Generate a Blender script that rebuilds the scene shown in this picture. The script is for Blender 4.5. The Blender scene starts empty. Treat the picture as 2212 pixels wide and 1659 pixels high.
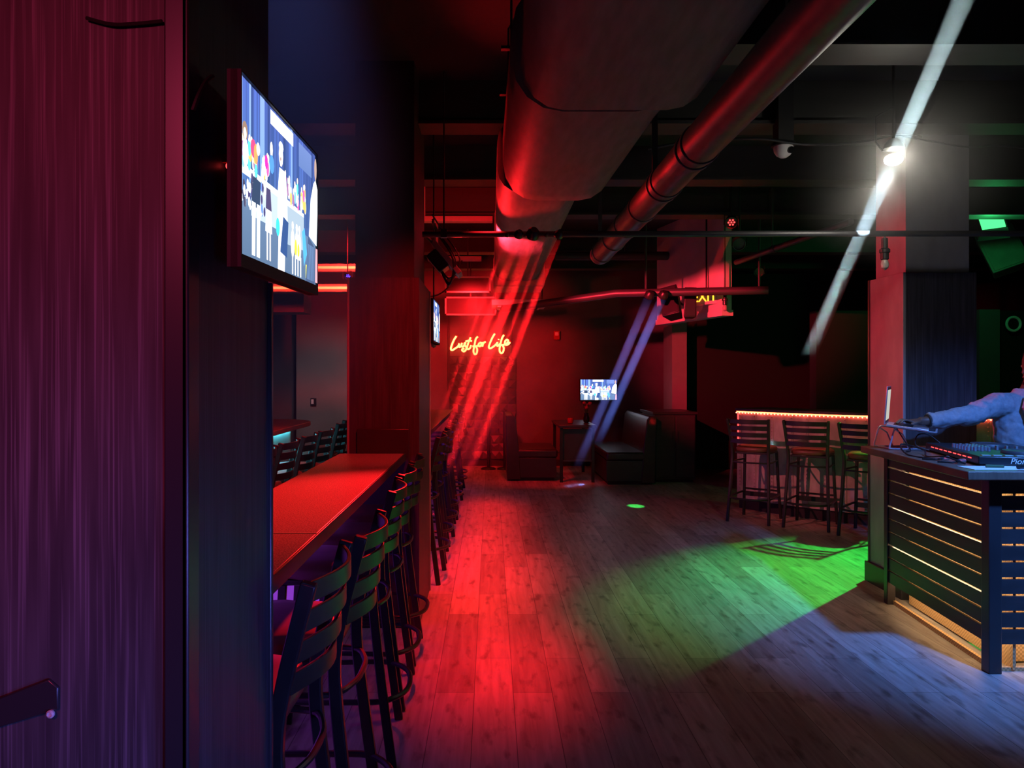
import bpy, bmesh, math, random
from mathutils import Vector, Matrix
random.seed(11)
R = math.radians
# photo measuring aid: camera at the origin, eye height H, looking along +Y
F, CX, CY, H = 1650.0, 1060.0, 810.0, 1.55
def P(px, py, Y):
    return Vector(((px - CX) * Y / F, Y, H - (py - CY) * Y / F))
sc = bpy.context.scene
COL = sc.collection

# ------------------------------------------------------------------ materials
MATS = {}
def nodes_of(name):
    m = bpy.data.materials.new(name)
    m.use_nodes = True
    nt = m.node_tree
    nt.nodes.clear()
    out = nt.nodes.new('ShaderNodeOutputMaterial')
    MATS[name] = m
    return m, nt, out
def mat(name, col, rough=0.5, metal=0.0, spec=0.5, noise=0.0, scale=8.0, stretch=(1, 1, 1), col2=None, bump=0.0):
    m, nt, out = nodes_of(name)
    b = nt.nodes.new('ShaderNodeBsdfPrincipled')
    nt.links.new(b.outputs[0], out.inputs[0])
    b.inputs['Base Color'].default_value = (*col, 1)
    b.inputs['Roughness'].default_value = rough
    b.inputs['Metallic'].default_value = metal
    b.inputs['Specular IOR Level'].default_value = spec
    if noise or col2 or bump:
        tc = nt.nodes.new('ShaderNodeTexCoord')
        mp = nt.nodes.new('ShaderNodeMapping')
        mp.inputs['Scale'].default_value = [scale * s for s in stretch]
        nz = nt.nodes.new('ShaderNodeTexNoise')
        nz.inputs['Scale'].default_value = 1.0
        nz.inputs['Detail'].default_value = 5
        nt.links.new(tc.outputs['Object'], mp.inputs[0])
        nt.links.new(mp.outputs[0], nz.inputs['Vector'])
        cr = nt.nodes.new('ShaderNodeValToRGB')
        c2 = col2 if col2 else tuple(c * (1 - noise) for c in col)
        cr.color_ramp.elements[0].position = 0.35
        cr.color_ramp.elements[1].position = 0.68
        cr.color_ramp.elements[0].color = (*c2, 1)
        cr.color_ramp.elements[1].color = (*col, 1)
        nt.links.new(nz.outputs['Fac'], cr.inputs[0])
        nt.links.new(cr.outputs[0], b.inputs['Base Color'])
        if bump:
            bp = nt.nodes.new('ShaderNodeBump')
            bp.inputs['Strength'].default_value = bump
            bp.inputs['Distance'].default_value = 0.01
            nt.links.new(nz.outputs['Fac'], bp.inputs['Height'])
            nt.links.new(bp.outputs[0], b.inputs['Normal'])
    return m
def emit(name, col, strength):
    m, nt, out = nodes_of(name)
    e = nt.nodes.new('ShaderNodeEmission')
    e.inputs[0].default_value = (*col, 1)
    e.inputs[1].default_value = strength
    nt.links.new(e.outputs[0], out.inputs[0])
    return m

def floor_material():
    m, nt, out = nodes_of('plank_floor')
    N, L = nt.nodes.new, nt.links.new
    b = N('ShaderNodeBsdfPrincipled'); L(b.outputs[0], out.inputs[0])
    tc = N('ShaderNodeTexCoord')
    sep = N('ShaderNodeSeparateXYZ'); L(tc.outputs['Object'], sep.inputs[0])
    cmb = N('ShaderNodeCombineXYZ')
    L(sep.outputs['Y'], cmb.inputs['X']); L(sep.outputs['X'], cmb.inputs['Y'])
    br = N('ShaderNodeTexBrick')
    br.offset = 0.37; br.offset_frequency = 2
    br.inputs['Color1'].default_value = (0.36, 0.36, 0.36, 1)
    br.inputs['Color2'].default_value = (0.62, 0.62, 0.62, 1)
    br.inputs['Mortar'].default_value = (0.15, 0.15, 0.15, 1)
    br.inputs['Scale'].default_value = 1.0
    br.inputs['Mortar Size'].default_value = 0.0018
    br.inputs['Mortar Smooth'].default_value = 0.2
    br.inputs['Bias'].default_value = 0.0
    br.inputs['Brick Width'].default_value = 1.22
    br.inputs['Row Height'].default_value = 0.19
    L(cmb.outputs[0], br.inputs['Vector'])
    # long grain along the planks
    mp = N('ShaderNodeMapping'); mp.inputs['Scale'].default_value = (30, 2.2, 1)
    L(tc.outputs['Object'], mp.inputs[0])
    g = N('ShaderNodeTexNoise'); g.inputs['Scale'].default_value = 1; g.inputs['Detail'].default_value = 6
    g.inputs['Distortion'].default_value = 0.4
    L(mp.outputs[0], g.inputs['Vector'])
    # knots and dark stains
    mk = N('ShaderNodeMapping'); mk.inputs['Scale'].default_value = (17, 5.5, 1)
    L(tc.outputs['Object'], mk.inputs[0])
    k = N('ShaderNodeTexNoise'); k.inputs['Scale'].default_value = 1; k.inputs['Detail'].default_value = 3
    L(mk.outputs[0], k.inputs['Vector'])
    kr = N('ShaderNodeValToRGB')
    kr.color_ramp.elements[0].position = 0.28; kr.color_ramp.elements[0].color = (0.45, 0.43, 0.41, 1)
    kr.color_ramp.elements[1].position = 0.44; kr.color_ramp.elements[1].color = (1, 1, 1, 1)
    L(k.outputs['Fac'], kr.inputs[0])
    gr = N('ShaderNodeValToRGB')
    gr.color_ramp.elements[0].position = 0.3; gr.color_ramp.elements[0].color = (0.62, 0.54, 0.46, 1)
    gr.color_ramp.elements[1].position = 0.7; gr.color_ramp.elements[1].color = (1.0, 0.93, 0.84, 1)
    L(g.outputs['Fac'], gr.inputs[0])
    m1 = N('ShaderNodeMix'); m1.data_type = 'RGBA'; m1.blend_type = 'MULTIPLY'; m1.inputs[0].default_value = 1
    L(br.outputs['Color'], m1.inputs[6]); L(gr.outputs[0], m1.inputs[7])
    m2 = N('ShaderNodeMix'); m2.data_type = 'RGBA'; m2.blend_type = 'MULTIPLY'; m2.inputs[0].default_value = 0.9
    L(m1.outputs[2], m2.inputs[6]); L(kr.outputs[0], m2.inputs[7])
    L(m2.outputs[2], b.inputs['Base Color'])
    b.inputs['Roughness'].default_value = 0.42
    b.inputs['Specular IOR Level'].default_value = 0.35
    bp = N('ShaderNodeBump'); bp.inputs['Strength'].default_value = 0.15; bp.inputs['Distance'].default_value = 0.004
    L(g.outputs['Fac'], bp.inputs['Height']); L(bp.outputs[0], b.inputs['Normal'])
    return m
def cladding_material(name, base, line, rough=0.45):
    # dark wallcovering with fine broken vertical threads
    m, nt, out = nodes_of(name)
    N, L = nt.nodes.new, nt.links.new
    b = N('ShaderNodeBsdfPrincipled'); L(b.outputs[0], out.inputs[0])
    tc = N('ShaderNodeTexCoord')
    mp = N('ShaderNodeMapping'); mp.inputs['Scale'].default_value = (210, 210, 2.6)
    L(tc.outputs['Object'], mp.inputs[0])
    n1 = N('ShaderNodeTexNoise'); n1.inputs['Scale'].default_value = 1; n1.inputs['Detail'].default_value = 2
    L(mp.outputs[0], n1.inputs['Vector'])
    r1 = N('ShaderNodeValToRGB')
    r1.color_ramp.elements[0].position = 0.53; r1.color_ramp.elements[0].color = (0, 0, 0, 1)
    r1.color_ramp.elements[1].position = 0.74; r1.color_ramp.elements[1].color = (1, 1, 1, 1)
    L(n1.outputs['Fac'], r1.inputs[0])
    mp2 = N('ShaderNodeMapping'); mp2.inputs['Scale'].default_value = (38, 38, 3)
    L(tc.outputs['Object'], mp2.inputs[0])
    n2 = N('ShaderNodeTexNoise'); n2.inputs['Scale'].default_value = 1; n2.inputs['Detail'].default_value = 3
    L(mp2.outputs[0], n2.inputs['Vector'])
    r2 = N('ShaderNodeValToRGB')
    r2.color_ramp.elements[0].position = 0.35; r2.color_ramp.elements[0].color = (*[c * 0.75 for c in base], 1)
    r2.color_ramp.elements[1].position = 0.7; r2.color_ramp.elements[1].color = (*[c * 1.3 for c in base], 1)
    L(n2.outputs['Fac'], r2.inputs[0])
    mx = N('ShaderNodeMix'); mx.data_type = 'RGBA'
    L(r1.outputs[0], mx.inputs[0]); L(r2.outputs[0], mx.inputs[6]); mx.inputs[7].default_value = (*line, 1)
    L(mx.outputs[2], b.inputs['Base Color'])
    b.inputs['Roughness'].default_value = rough
    b.inputs['Specular IOR Level'].default_value = 0.3
    return m
def metal_sheet_material():
    m = mat('riveted_sheet', (0.62, 0.60, 0.56), 0.6, 0.05, 0.4, col2=(0.36, 0.34, 0.31), scale=7, stretch=(1, 1, 0.6))
    return m
def weave_material():
    m, nt, out = nodes_of('woven_mesh')
    N, L = nt.nodes.new, nt.links.new
    b = N('ShaderNodeBsdfPrincipled'); L(b.outputs[0], out.inputs[0])
    tc = N('ShaderNodeTexCoord')
    ck = N('ShaderNodeTexChecker'); ck.inputs['Scale'].default_value = 90
    ck.inputs[1].default_value = (0.62, 0.40, 0.18, 1); ck.inputs[2].default_value = (0.40, 0.25, 0.10, 1)
    L(tc.outputs['Object'], ck.inputs[0])
    L(ck.outputs[0], b.inputs['Base Color'])
    b.inputs['Roughness'].default_value = 0.6
    return m
def counter_material():
    m, nt, out = nodes_of('speckled_counter')
    N, L = nt.nodes.new, nt.links.new
    b = N('ShaderNodeBsdfPrincipled'); L(b.outputs[0], out.inputs[0])
    tc = N('ShaderNodeTexCoord')
    v = N('ShaderNodeTexNoise'); v.inputs['Scale'].default_value = 230; v.inputs['Detail'].default_value = 2
    L(tc.outputs['Object'], v.inputs['Vector'])
    r = N('ShaderNodeValToRGB')
    r.color_ramp.elements[0].position = 0.42; r.color_ramp.elements[0].color = (0.16, 0.14, 0.13, 1)
    r.color_ramp.elements[1].position = 0.62; r.color_ramp.elements[1].color = (0.50, 0.47, 0.44, 1)
    L(v.outputs['Fac'], r.inputs[0]); L(r.outputs[0], b.inputs['Base Color'])
    b.inputs['Roughness'].default_value = 0.40
    return m
def picture_material(name, strength):
    m, nt, out = nodes_of(name)
    a = nt.nodes.new('ShaderNodeAttribute'); a.attribute_name = 'screen'
    e = nt.nodes.new('ShaderNodeEmission'); e.inputs[1].default_value = strength
    nt.links.new(a.outputs['Color'], e.inputs[0]); nt.links.new(e.outputs[0], out.inputs[0])
    return m

floor_material(); weave_material(); counter_material(); metal_sheet_material()
cladding_material('dark_cladding', (0.085, 0.078, 0.088), (0.22, 0.20, 0.24))
cladding_material('plain_cladding', (0.050, 0.048, 0.056), (0.085, 0.08, 0.095))
mat('black_paint', (0.020, 0.020, 0.022), 0.6, noise=0.4, scale=3)
mat('ceiling_black', (0.030, 0.030, 0.034), 0.75, noise=0.4, scale=2)
mat('beam_paint', (0.04, 0.04, 0.04), 0.6, noise=0.3, scale=4, stretch=(0.4, 2, 2))
mat('back_wall_paint', (0.11, 0.10, 0.11), 0.6, noise=0.25, scale=2.5)
mat('grey_wall_paint', (0.22, 0.21, 0.21), 0.6, noise=0.2, scale=2.5)
mat('pale_paint', (0.55, 0.53, 0.52), 0.55, noise=0.12, scale=5)
mat('column_plaster', (0.32, 0.31, 0.32), 0.55, noise=0.25, scale=7, stretch=(1, 1, 0.5))
mat('panel_black', (0.035, 0.034, 0.038), 0.35, noise=0.2, scale=4)
mat('trim_metal', (0.09, 0.09, 0.10), 0.3, 0.6)
mat('stool_metal', (0.030, 0.031, 0.034), 0.34, 0.2, noise=0.3, scale=15)
mat('vinyl_seat', (0.16, 0.055, 0.045), 0.42, noise=0.2, scale=10)
mat('duct_wrap', (0.19, 0.185, 0.185), 0.6, col2=(0.13, 0.125, 0.125), scale=7, stretch=(3.5, 0.7, 1), bump=0.25)
mat('pipe_metal', (0.15, 0.14, 0.15), 0.42, 0.6, noise=0.3, scale=9)
mat('black_pipe', (0.045, 0.045, 0.05), 0.42, 0.2)
mat('white_plastic', (0.75, 0.75, 0.76), 0.35)
mat('black_plastic', (0.014, 0.014, 0.016), 0.35)
mat('soft_plastic', (0.05, 0.05, 0.055), 0.5)
mat('dark_glass', (0.01, 0.01, 0.012), 0.08)
mat('black_leather', (0.035, 0.030, 0.030), 0.38, noise=0.3, scale=20, bump=0.05)
mat('dark_board', (0.045, 0.042, 0.045), 0.45, noise=0.3, scale=6, stretch=(1, 0.4, 4))
mat('booth_top', (0.20, 0.14, 0.10), 0.4, col2=(0.13, 0.09, 0.065), scale=8, stretch=(6, 0.6, 1))
mat('cable_black', (0.016, 0.016, 0.018), 0.5)
mat('relief_panel', (0.075, 0.07, 0.072), 0.4)
mat('paper', (0.78, 0.80, 0.82), 0.7)
mat('silver', (0.55, 0.55, 0.60), 0.3, 0.8)
mat('aluminium', (0.62, 0.60, 0.66), 0.32, 0.6)
mat('suit_cloth', (0.34, 0.35, 0.38), 0.85, noise=0.18, scale=60)
mat('shirt_cloth', (0.48, 0.50, 0.54), 0.85)
mat('skin', (0.14, 0.075, 0.05), 0.5, noise=0.15, scale=20)
mat('hair_black', (0.012, 0.011, 0.011), 0.6)
mat('trouser_cloth', (0.03, 0.03, 0.035), 0.85)
mat('lip', (0.16, 0.06, 0.05), 0.45)
mat('eye_white', (0.18, 0.17, 0.16), 0.3)
mat('flower_red', (0.5, 0.06, 0.09), 0.6)
mat('leaf', (0.04, 0.09, 0.03), 0.6)
mat('red_glass', (0.35, 0.02, 0.02), 0.15)
mat('acrylic_back', (0.30, 0.03, 0.02), 0.2)
mat('clear_bulb', (0.30, 0.28, 0.26), 0.08)
mat('speaker_green', (0.10, 0.13, 0.11), 0.6, noise=0.3, scale=5)
mat('wall_end_paint', (0.24, 0.23, 0.23), 0.55, noise=0.12, scale=5)
mat('dark_wall', (0.006, 0.005, 0.006), 0.7)
mat('purple_wall', (0.55, 0.52, 0.58), 0.5)
emit('neon_red', (1.0, 0.10, 0.03), 22)
emit('led_red', (1.0, 0.07, 0.025), 16)
emit('led_dot', (1.0, 0.10, 0.06), 14)
emit('led_warm', (1.0, 0.66, 0.36), 26.0)
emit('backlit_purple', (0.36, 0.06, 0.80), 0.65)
emit('led_purple', (0.42, 0.06, 1.0), 12)
emit('led_cyan', (0.10, 0.75, 0.95), 22)
emit('lamp_white', (1.0, 0.95, 0.78), 60)
emit('exit_glow', (1.0, 0.42, 0.02), 3.5)
emit('glow_green', (0.08, 1.0, 0.25), 1.6)
emit('glow_red', (1.0, 0.05, 0.05), 3.0)
emit('glow_violet', (0.16, 0.05, 1.0), 4.0)
emit('screen_pale', (0.80, 0.80, 0.72), 0.7)
picture_material('screen_picture', 2.0)
picture_material('screen_picture_far', 2.4)

# ------------------------------------------------------------------ mesh builder
class MB:
    def __init__(s):
        s.v, s.f, s.c = [], [], None
    def add(s, vs, fs, M=None):
        b = len(s.v)
        for p in vs:
            p = Vector(p)
            s.v.append(M @ p if M else p)
        for f in fs:
            s.f.append([b + i for i in f])
        return s
    def box(s, x0, x1, y0, y1, z0, z1, M=None):
        vs = [(x, y, z) for z in (z0, z1) for y in (y0, y1) for x in (x0, x1)]
        return s.add(vs, [(0, 2, 3, 1), (4, 5, 7, 6), (0, 1, 5, 4), (2, 6, 7, 3), (1, 3, 7, 5), (0, 4, 6, 2)], M)
    def prism(s, poly, z0, z1, M=None):
        n = len(poly)
        a = sum(poly[i][0] * poly[(i + 1) % n][1] - poly[(i + 1) % n][0] * poly[i][1] for i in range(n))
        if a < 0:
            poly = poly[::-1]
        vs = [(x, y, z0) for x, y in poly] + [(x, y, z1) for x, y in poly]
        fs = [tuple(range(n - 1, -1, -1)), tuple(range(n, 2 * n))]
        fs += [(i, (i + 1) % n, n + (i + 1) % n, n + i) for i in range(n)]
        return s.add(vs, fs, M)
    def rings(s, rs, closed=False, caps=True):
        n = len(rs[0]); vs = [p for r in rs for p in r]; fs = []
        m = len(rs)
        for i in range(m if closed else m - 1):
            j = (i + 1) % m
            for k in range(n):
                l = (k + 1) % n
                fs.append((i * n + k, i * n + l, j * n + l, j * n + k))
        if caps and not closed:
            fs.append(tuple(range(n - 1, -1, -1)))
            fs.append(tuple((m - 1) * n + k for k in range(n)))
        return s.add(vs, fs)
    def tube(s, pts, r, n=8, closed=False, flat=None):
        # round (or flat: (w, h)) bar along a polyline
        pts = [Vector(p) for p in pts]; m = len(pts)
        rad = r if isinstance(r, (list, tuple)) else [r] * m
        tang = []
        for i in range(m):
            a = pts[(i - 1) % m] if (closed or i > 0) else pts[i]
            b = pts[(i + 1) % m] if (closed or i < m - 1) else pts[i]
            tang.append((b - a).normalized())
        up = Vector((0, 0, 1))
        if abs(tang[0].dot(up)) > 0.9:
            up = Vector((0, 1, 0))
        u = (up - tang[0] * up.dot(tang[0])).normalized()
        rs = []
        for i in range(m):
            if i:
                u = (u - tang[i] * u.dot(tang[i])).normalized()
            w = tang[i].cross(u)
            ring = []
            for k in range(n):
                a = 2 * math.pi * (k + 0.5) / n
                c, d = math.cos(a), math.sin(a)
                if flat:
                    q = max(abs(c), abs(d)) if n == 4 else 1
                    ring.append(pts[i] + u * (c / q * flat[1] / 2) + w * (d / q * flat[0] / 2))
                else:
                    ring.append(pts[i] + (u * c + w * d) * rad[i])
            rs.append(ring)
        return s.rings(rs, closed)
    def cyl(s, p0, p1, r0, r1=None, n=16):
        return s.tube([p0, p1], [r0, r0 if r1 is None else r1], n)
    def lathe(s, prof, c=(0, 0, 0), n=20, M=None):
        rs = [[Vector((c[0] + r * math.cos(2 * math.pi * k / n), c[1] + r * math.sin(2 * math.pi * k / n), c[2] + z)) for k in range(n)] for r, z in prof]
        if M:
            rs = [[M @ p for p in r] for r in rs]
        return s.rings(rs)
    def ball(s, c, r, n=12, m=8, M=None):
        r = (r, r, r) if not isinstance(r, (tuple, list)) else r
        rs = []
        for i in range(m + 1):
            t = math.pi * i / m
            q = max(math.sin(t), 0.02)
            ring = [Vector((c[0] + r[0] * q * math.cos(2 * math.pi * k / n), c[1] + r[1] * q * math.sin(2 * math.pi * k / n), c[2] - r[2] * math.cos(t))) for k in range(n)]
            if M:
                ring = [M @ p for p in ring]
            rs.append(ring)
        return s.rings(rs)
    def build(s, name, material, parent=None, bevel=0.0, smooth=35, local=False, colors=None, seg=2):
        """world coordinates in; the mesh is stored relative to its parent, or to its own base"""
        lo = [min(p[i] for p in s.v) for i in range(3)]; hi = [max(p[i] for p in s.v) for i in range(3)]
        if parent is None:
            org = Vector(((lo[0] + hi[0]) / 2, (lo[1] + hi[1]) / 2, lo[2]))
        elif local:
            org = Vector((0, 0, 0))
        else:
            q, org = parent, Vector((0, 0, 0))
            while q:
                org += q.location; q = q.parent
        me = bpy.data.meshes.new(name)
        me.from_pydata([p - org for p in s.v], [], s.f)
        me.update()
        bm = bmesh.new(); bm.from_mesh(me)
        bmesh.ops.recalc_face_normals(bm, faces=bm.faces) if colors is None else None
        bm.to_mesh(me); bm.free()
        if colors is not None:
            at = me.color_attributes.new('screen', 'FLOAT_COLOR', 'POINT')
            for i, c in enumerate(colors):
                at.data[i].color = (*c, 1)
        if smooth:
            for p in me.polygons:
                p.use_smooth = True
            me.set_sharp_from_angle(angle=R(smooth))
        me.materials.append(MATS[material])
        o = bpy.data.objects.new(name, me)
        COL.objects.link(o)
        if parent is None:
            o.location = org
        else:
            o.parent = parent
        if bevel:
            md = o.modifiers.new('edge', 'BEVEL'); md.width = bevel; md.segments = seg; md.limit_method = 'ANGLE'; md.angle_limit = R(40)
        return o
def tag(o, label, cat, group=None, kind=None):
    if label: o['label'] = label
    if cat: o['category'] = cat
    if group: o['group'] = group
    if kind: o['kind'] = kind
    return o
def thing(name, label, cat, loc=(0, 0, 0), group=None):
    o = bpy.data.objects.new(name, None)
    COL.objects.link(o)
    o.location = loc; o.empty_display_size = 0.1
    return tag(o, label, cat, group)
def structure(o, label=None):
    o['kind'] = 'structure'
    if label: o['label'] = label
    return o
def dup(o, loc, rz, label):
    c = o.copy(); COL.objects.link(c)
    c.location = loc; c.rotation_euler = (0, 0, rz); c['label'] = label
    for ch in list(o.children):
        k = ch.copy(); COL.objects.link(k); k.parent = c
    return c
def catmull(pts, k=6, closed=False):
    pts = [Vector(p) for p in pts]; out = []; n = len(pts)
    if n < 3: return pts
    for i in range(n if closed else n - 1):
        if closed:
            a, b, c, d = pts[(i - 1) % n], pts[i], pts[(i + 1) % n], pts[(i + 2) % n]
        else:
            a, b, c, d = pts[max(i - 1, 0)], pts[i], pts[i + 1], pts[min(i + 2, n - 1)]
        for j in range(k):
            t = j / k
            out.append(0.5 * ((2 * b) + (c - a) * t + (2 * a - 5 * b + 4 * c - d) * t * t + (3 * b - a - 3 * c + d) * t ** 3))
    if not closed: out.append(pts[-1])
    return out
def text_mesh(name, body, size, material, parent, M, extrude=0.0008, shear=0.0):
    cu = bpy.data.curves.new(name, 'FONT'); cu.body = body; cu.size = size; cu.extrude = extrude; cu.shear = shear
    cu.align_x = 'CENTER'; cu.align_y = 'CENTER'
    t = bpy.data.objects.new(name + '_curve', cu); COL.objects.link(t)
    bpy.context.view_layer.update()
    me = bpy.data.meshes.new_from_object(t.evaluated_get(bpy.context.evaluated_depsgraph_get()))
    COL.objects.unlink(t); bpy.data.objects.remove(t)
    me.materials.clear(); me.materials.append(MATS[material])
    org = Vector((0, 0, 0)); q = parent
    while q:
        org += q.location; q = q.parent
    me.transform(Matrix.Translation(-org) @ M)
    o = bpy.data.objects.new(name, me); COL.objects.link(o); o.parent = parent
    return o

# ================================================================== SETTING
structure(MB().box(-7, 9.5, -2.5, 13.3, -0.12, 0).build('floor', 'plank_floor', smooth=0))
structure(MB().box(-7, 3.0, 13.05, 13.25, 0, 3.6).build('wall_back', 'back_wall_paint', smooth=0))
structure(MB().box(3.0, 9.5, 12.6, 13.25, 0, 3.6).build('wall_rear', 'dark_wall', smooth=0))
structure(MB().box(-7.2, -7, -2.5, 13.25, 0, 3.6).build('wall_left', 'back_wall_paint', smooth=0))
structure(MB().box(9.5, 9.7, -2.5, 13.25, 0, 3.6).build('wall_right', 'back_wall_paint', smooth=0))
structure(MB().box(-7, 9.5, -2.7, -2.5, 0, 3.6).build('wall_front', 'dark_wall', smooth=0))
structure(MB().box(-7.2, 9.7, -2.7, 13.3, 3.5, 3.62).build('ceiling', 'ceiling_black', smooth=0))
structure(MB().box(-7, 3.0, 13.02, 13.05, 0, 0.11).build('baseboard_back', 'panel_black', smooth=0))
for Y, zb, d in ((2.55, 3.2, 0.16), (3.86, 3.2, 0.16), (5.06, 3.2, 0.14), (6.5, 3.2, 0.14), (7.96, 3.21, 0.14), (10.3, 3.2, 0.14), (11.9, 3.2, 0.14)):
    xl = 0.5 if Y < 4 else -7
    b = MB().box(xl, 9.5, Y, Y + d, zb + 0.02, 3.5)
    b.box(xl, 9.5, Y - 0.05, Y + d + 0.05, zb, zb + 0.022)
    structure(b.build('ceiling_beam', 'beam_paint', smooth=0))
# a grey wall corner at the far left, and its soffit
structure(MB().box(-3.13, -2.1, 12.3, 13.05, 0, 3.5).build('wall_corner', 'grey_wall_paint', smooth=0))
so = MB().box(-6, -2.35, 9.6, 10.0, 2.34, 3.5)
structure(so.build('ceiling_soffit', 'grey_wall_paint', smooth=0))
# free wall end, pale, lit red
structure(MB().box(2.85, 3.08, 12.0, 12.6, 0, 3.3).build('wall_end', 'wall_end_paint', smooth=0))
# bulkhead over the far right: a thin painted fascia with a lip
a, b_ = Vector((2.22, 10.2)), Vector((2.61, 8.56))
d = (b_ - a).normalized(); nrm = Vector((d.y, -d.x))
fas = thing('ceiling_bulkhead', None, None, (2.4, 9.4, 0))
def slab(a, b, n, t, z0, z1):
    return [(a.x, a.y), (b.x, b.y), (b.x + n.x * t, b.y + n.y * t), (a.x + n.x * t, a.y + n.y * t)], z0, z1
nn = Vector((-d.y, d.x))
if nn.x < 0: nn = -nn
p, z0, z1 = slab(a, b_, nn, 0.1, 2.27, 3.5)
MB().prism(p, z0, z1).build('fascia', 'pale_paint', fas, smooth=0)
p, z0, z1 = slab(a - nn * 0.02, b_ - nn * 0.02, nn, 0.14, 2.215, 2.28)
MB().prism(p, z0, z1).build('lip', 'pale_paint', fas, smooth=0)
structure(fas)
# dark room divider at the right, behind the disc jockey
structure(MB().box(4.05, 9.5, 9.5, 9.7, 0, 2.35).build('wall_partition', 'dark_wall', smooth=0))
structure(MB().box(5.95, 6.2, 9.3, 9.5, 0, 2.35).build('trim_1', 'back_wall_paint', smooth=0))
structure(MB().box(5.2, 5.75, 9.2, 9.5, 2.35, 3.5).build('trim_2', 'speaker_green', smooth=0))

# ------------------------------------------------------------------ columns
col = structure(thing('column', 'near wide column clad in dark threaded panels', None, (-0.9, 1.45, 0)))
MB().box(-1.6, -0.50, 1.235, 1.66, 0, 3.5).build('core', 'panel_black', col, smooth=0)
MB().box(-1.6, -0.512, 1.215, 1.235, 0, 2.6).build('cladding_panel', 'dark_cladding', col, smooth=0)
MB().box(-0.50, -0.482, 1.25, 1.655, 0, 3.5).build('side_panel', 'plain_cladding', col, smooth=0)
t = MB(); t.box(-0.516, -0.478, 1.205, 1.216, 0, 2.6); t.box(-0.489, -0.477, 1.205, 1.252, 0, 2.6)
t.build('corner_trim', 'trim_metal', col, bevel=0.003)
MB().box(-0.50, -0.474, 1.652, 1.668, 0, 1.75).build('edge_trim', 'trim_metal', col, bevel=0.003)

col = structure(thing('column', 'middle column standing in the bar counter', None, (-0.66, 5.1, 0)))
MB().box(-0.84, -0.475, 4.74, 5.46, 0, 3.5).build('core', 'black_paint', col, smooth=0)
MB().box(-0.877, -0.44, 4.70, 5.50, 0, 2.15).build('cladding_panel', 'plain_cladding', col, smooth=0)
t = MB(); t.box(-0.447, -0.432, 5.485, 5.508, 0, 2.15); t.box(-0.884, -0.87, 4.693, 4.71, 0, 2.15)
t.build('corner_trim', 'column_plaster', col, bevel=0.003)
MB().box(-0.82, -0.50, 4.675, 4.70, 0, 1.22).build('lower_panel', 'panel_black', col, bevel=0.004)

col = structure(thing('column', 'column beside the DJ stand, one side red, one side blue', None, (3.1, 5.52, 0)))
MB().box(2.885, 3.325, 5.31, 5.72, 0, 3.5).build('core', 'column_plaster', col, smooth=0)
MB().box(2.85, 2.87, 5.28, 5.75, 0, 2.26).build('side_panel', 'column_plaster', col, bevel=0.003)
MB().box(2.87, 3.36, 5.28, 5.30, 0, 2.26).build('front_panel', 'plain_cladding', col, bevel=0.003)
t = MB(); t.box(3.34, 3.36, 5.30, 5.75, 0, 2.26); t.box(2.87, 3.34, 5.73, 5.75, 0, 2.26)
t.build('rear_panel', 'dark_cladding', col)
MB().box(2.842, 2.852, 5.735, 5.757, 0, 2.26).build('corner_trim', 'trim_metal', col)
MB().box(2.825, 3.38, 5.255, 5.775, 0, 0.15).build('baseboard', 'panel_black', col, bevel=0.004)

# ================================================================== CEILING THINGS
def rr(xc, zc, w, h, r, Y, k=5, dz=0):
    out = []
    for cx, cz, a0 in ((xc + w / 2 - r, zc + h / 2 - r, 0), (xc - w / 2 + r, zc + h / 2 - r, 90), (xc - w / 2 + r, zc - h / 2 + r, 180), (xc + w / 2 - r, zc - h / 2 + r, 270)):
        for i in range(k):
            a = R(a0 + 90 * i / (k - 1))
            out.append(Vector((cx + r * math.cos(a), Y, cz + r * math.sin(a))))
    return out
duct = thing('air_duct', 'large wrapped air duct running under the ceiling toward the far wall', 'duct', (0.42, 3, 2.6))
m = MB()
secs = [(-1.0, 0.455, 0.66, 0.50), (0.8, 0.455, 0.66, 0.50), (2.2, 0.455, 0.66, 0.50), (2.9, 0.455, 0.66, 0.50), (3.0, 0.455, 0.66, 0.485)]
m.rings([rr(xc + .035, 2.59 + h / 2, w + .08, h, 0.17, Y) for Y, xc, w, h in secs])
m.build('duct_section', 'duct_wrap', duct, smooth=50)
m = MB()
secs = [(3.0, 0.44, 0.64, 0.47), (3.03, 0.43, 0.69, 0.535), (3.3, 0.42, 0.68, 0.53), (3.9, 0.41, 0.67, 0.53), (4.45, 0.40, 0.66, 0.53), (4.6, 0.40, 0.65, 0.53), (4.66, 0.40, 0.60, 0.50)]
m.rings([rr(xc, 3.13 - h / 2, w, h, 0.2, Y) for Y, xc, w, h in secs])
m.build('duct_section', 'duct_wrap', duct, smooth=50)
m = MB()
secs = [(4.6, 0.31, 0.54, 0.45), (5.3, 0.31, 0.54, 0.45), (6.6, 0.31, 0.54, 0.45), (6.65, 0.31, 0.55, 0.46), (7.6, 0.31, 0.55, 0.46), (7.65, 0.31, 0.54, 0.45), (8.9, 0.31, 0.54, 0.45), (9.0, 0.31, 0.52, 0.44)]
m.rings([rr(xc, 3.1 - h / 2, w, h, 0.14, Y) for Y, xc, w, h in secs])
m.build('duct_section', 'duct_wrap', duct, smooth=50)
for Y in (1.4, 2.2, 3.7, 4.3):
    m = MB(); m.box(0.05, 0.85, Y - 0.015, Y + 0.015, 3.125, 3.14)
    m.cyl((0.10, Y, 3.12), (0.10, Y, 3.5), 0.006, n=6); m.cyl((0.80, Y, 3.12), (0.80, Y, 3.5), 0.006, n=6)
    m.build('hanger', 'trim_metal', duct)

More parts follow.
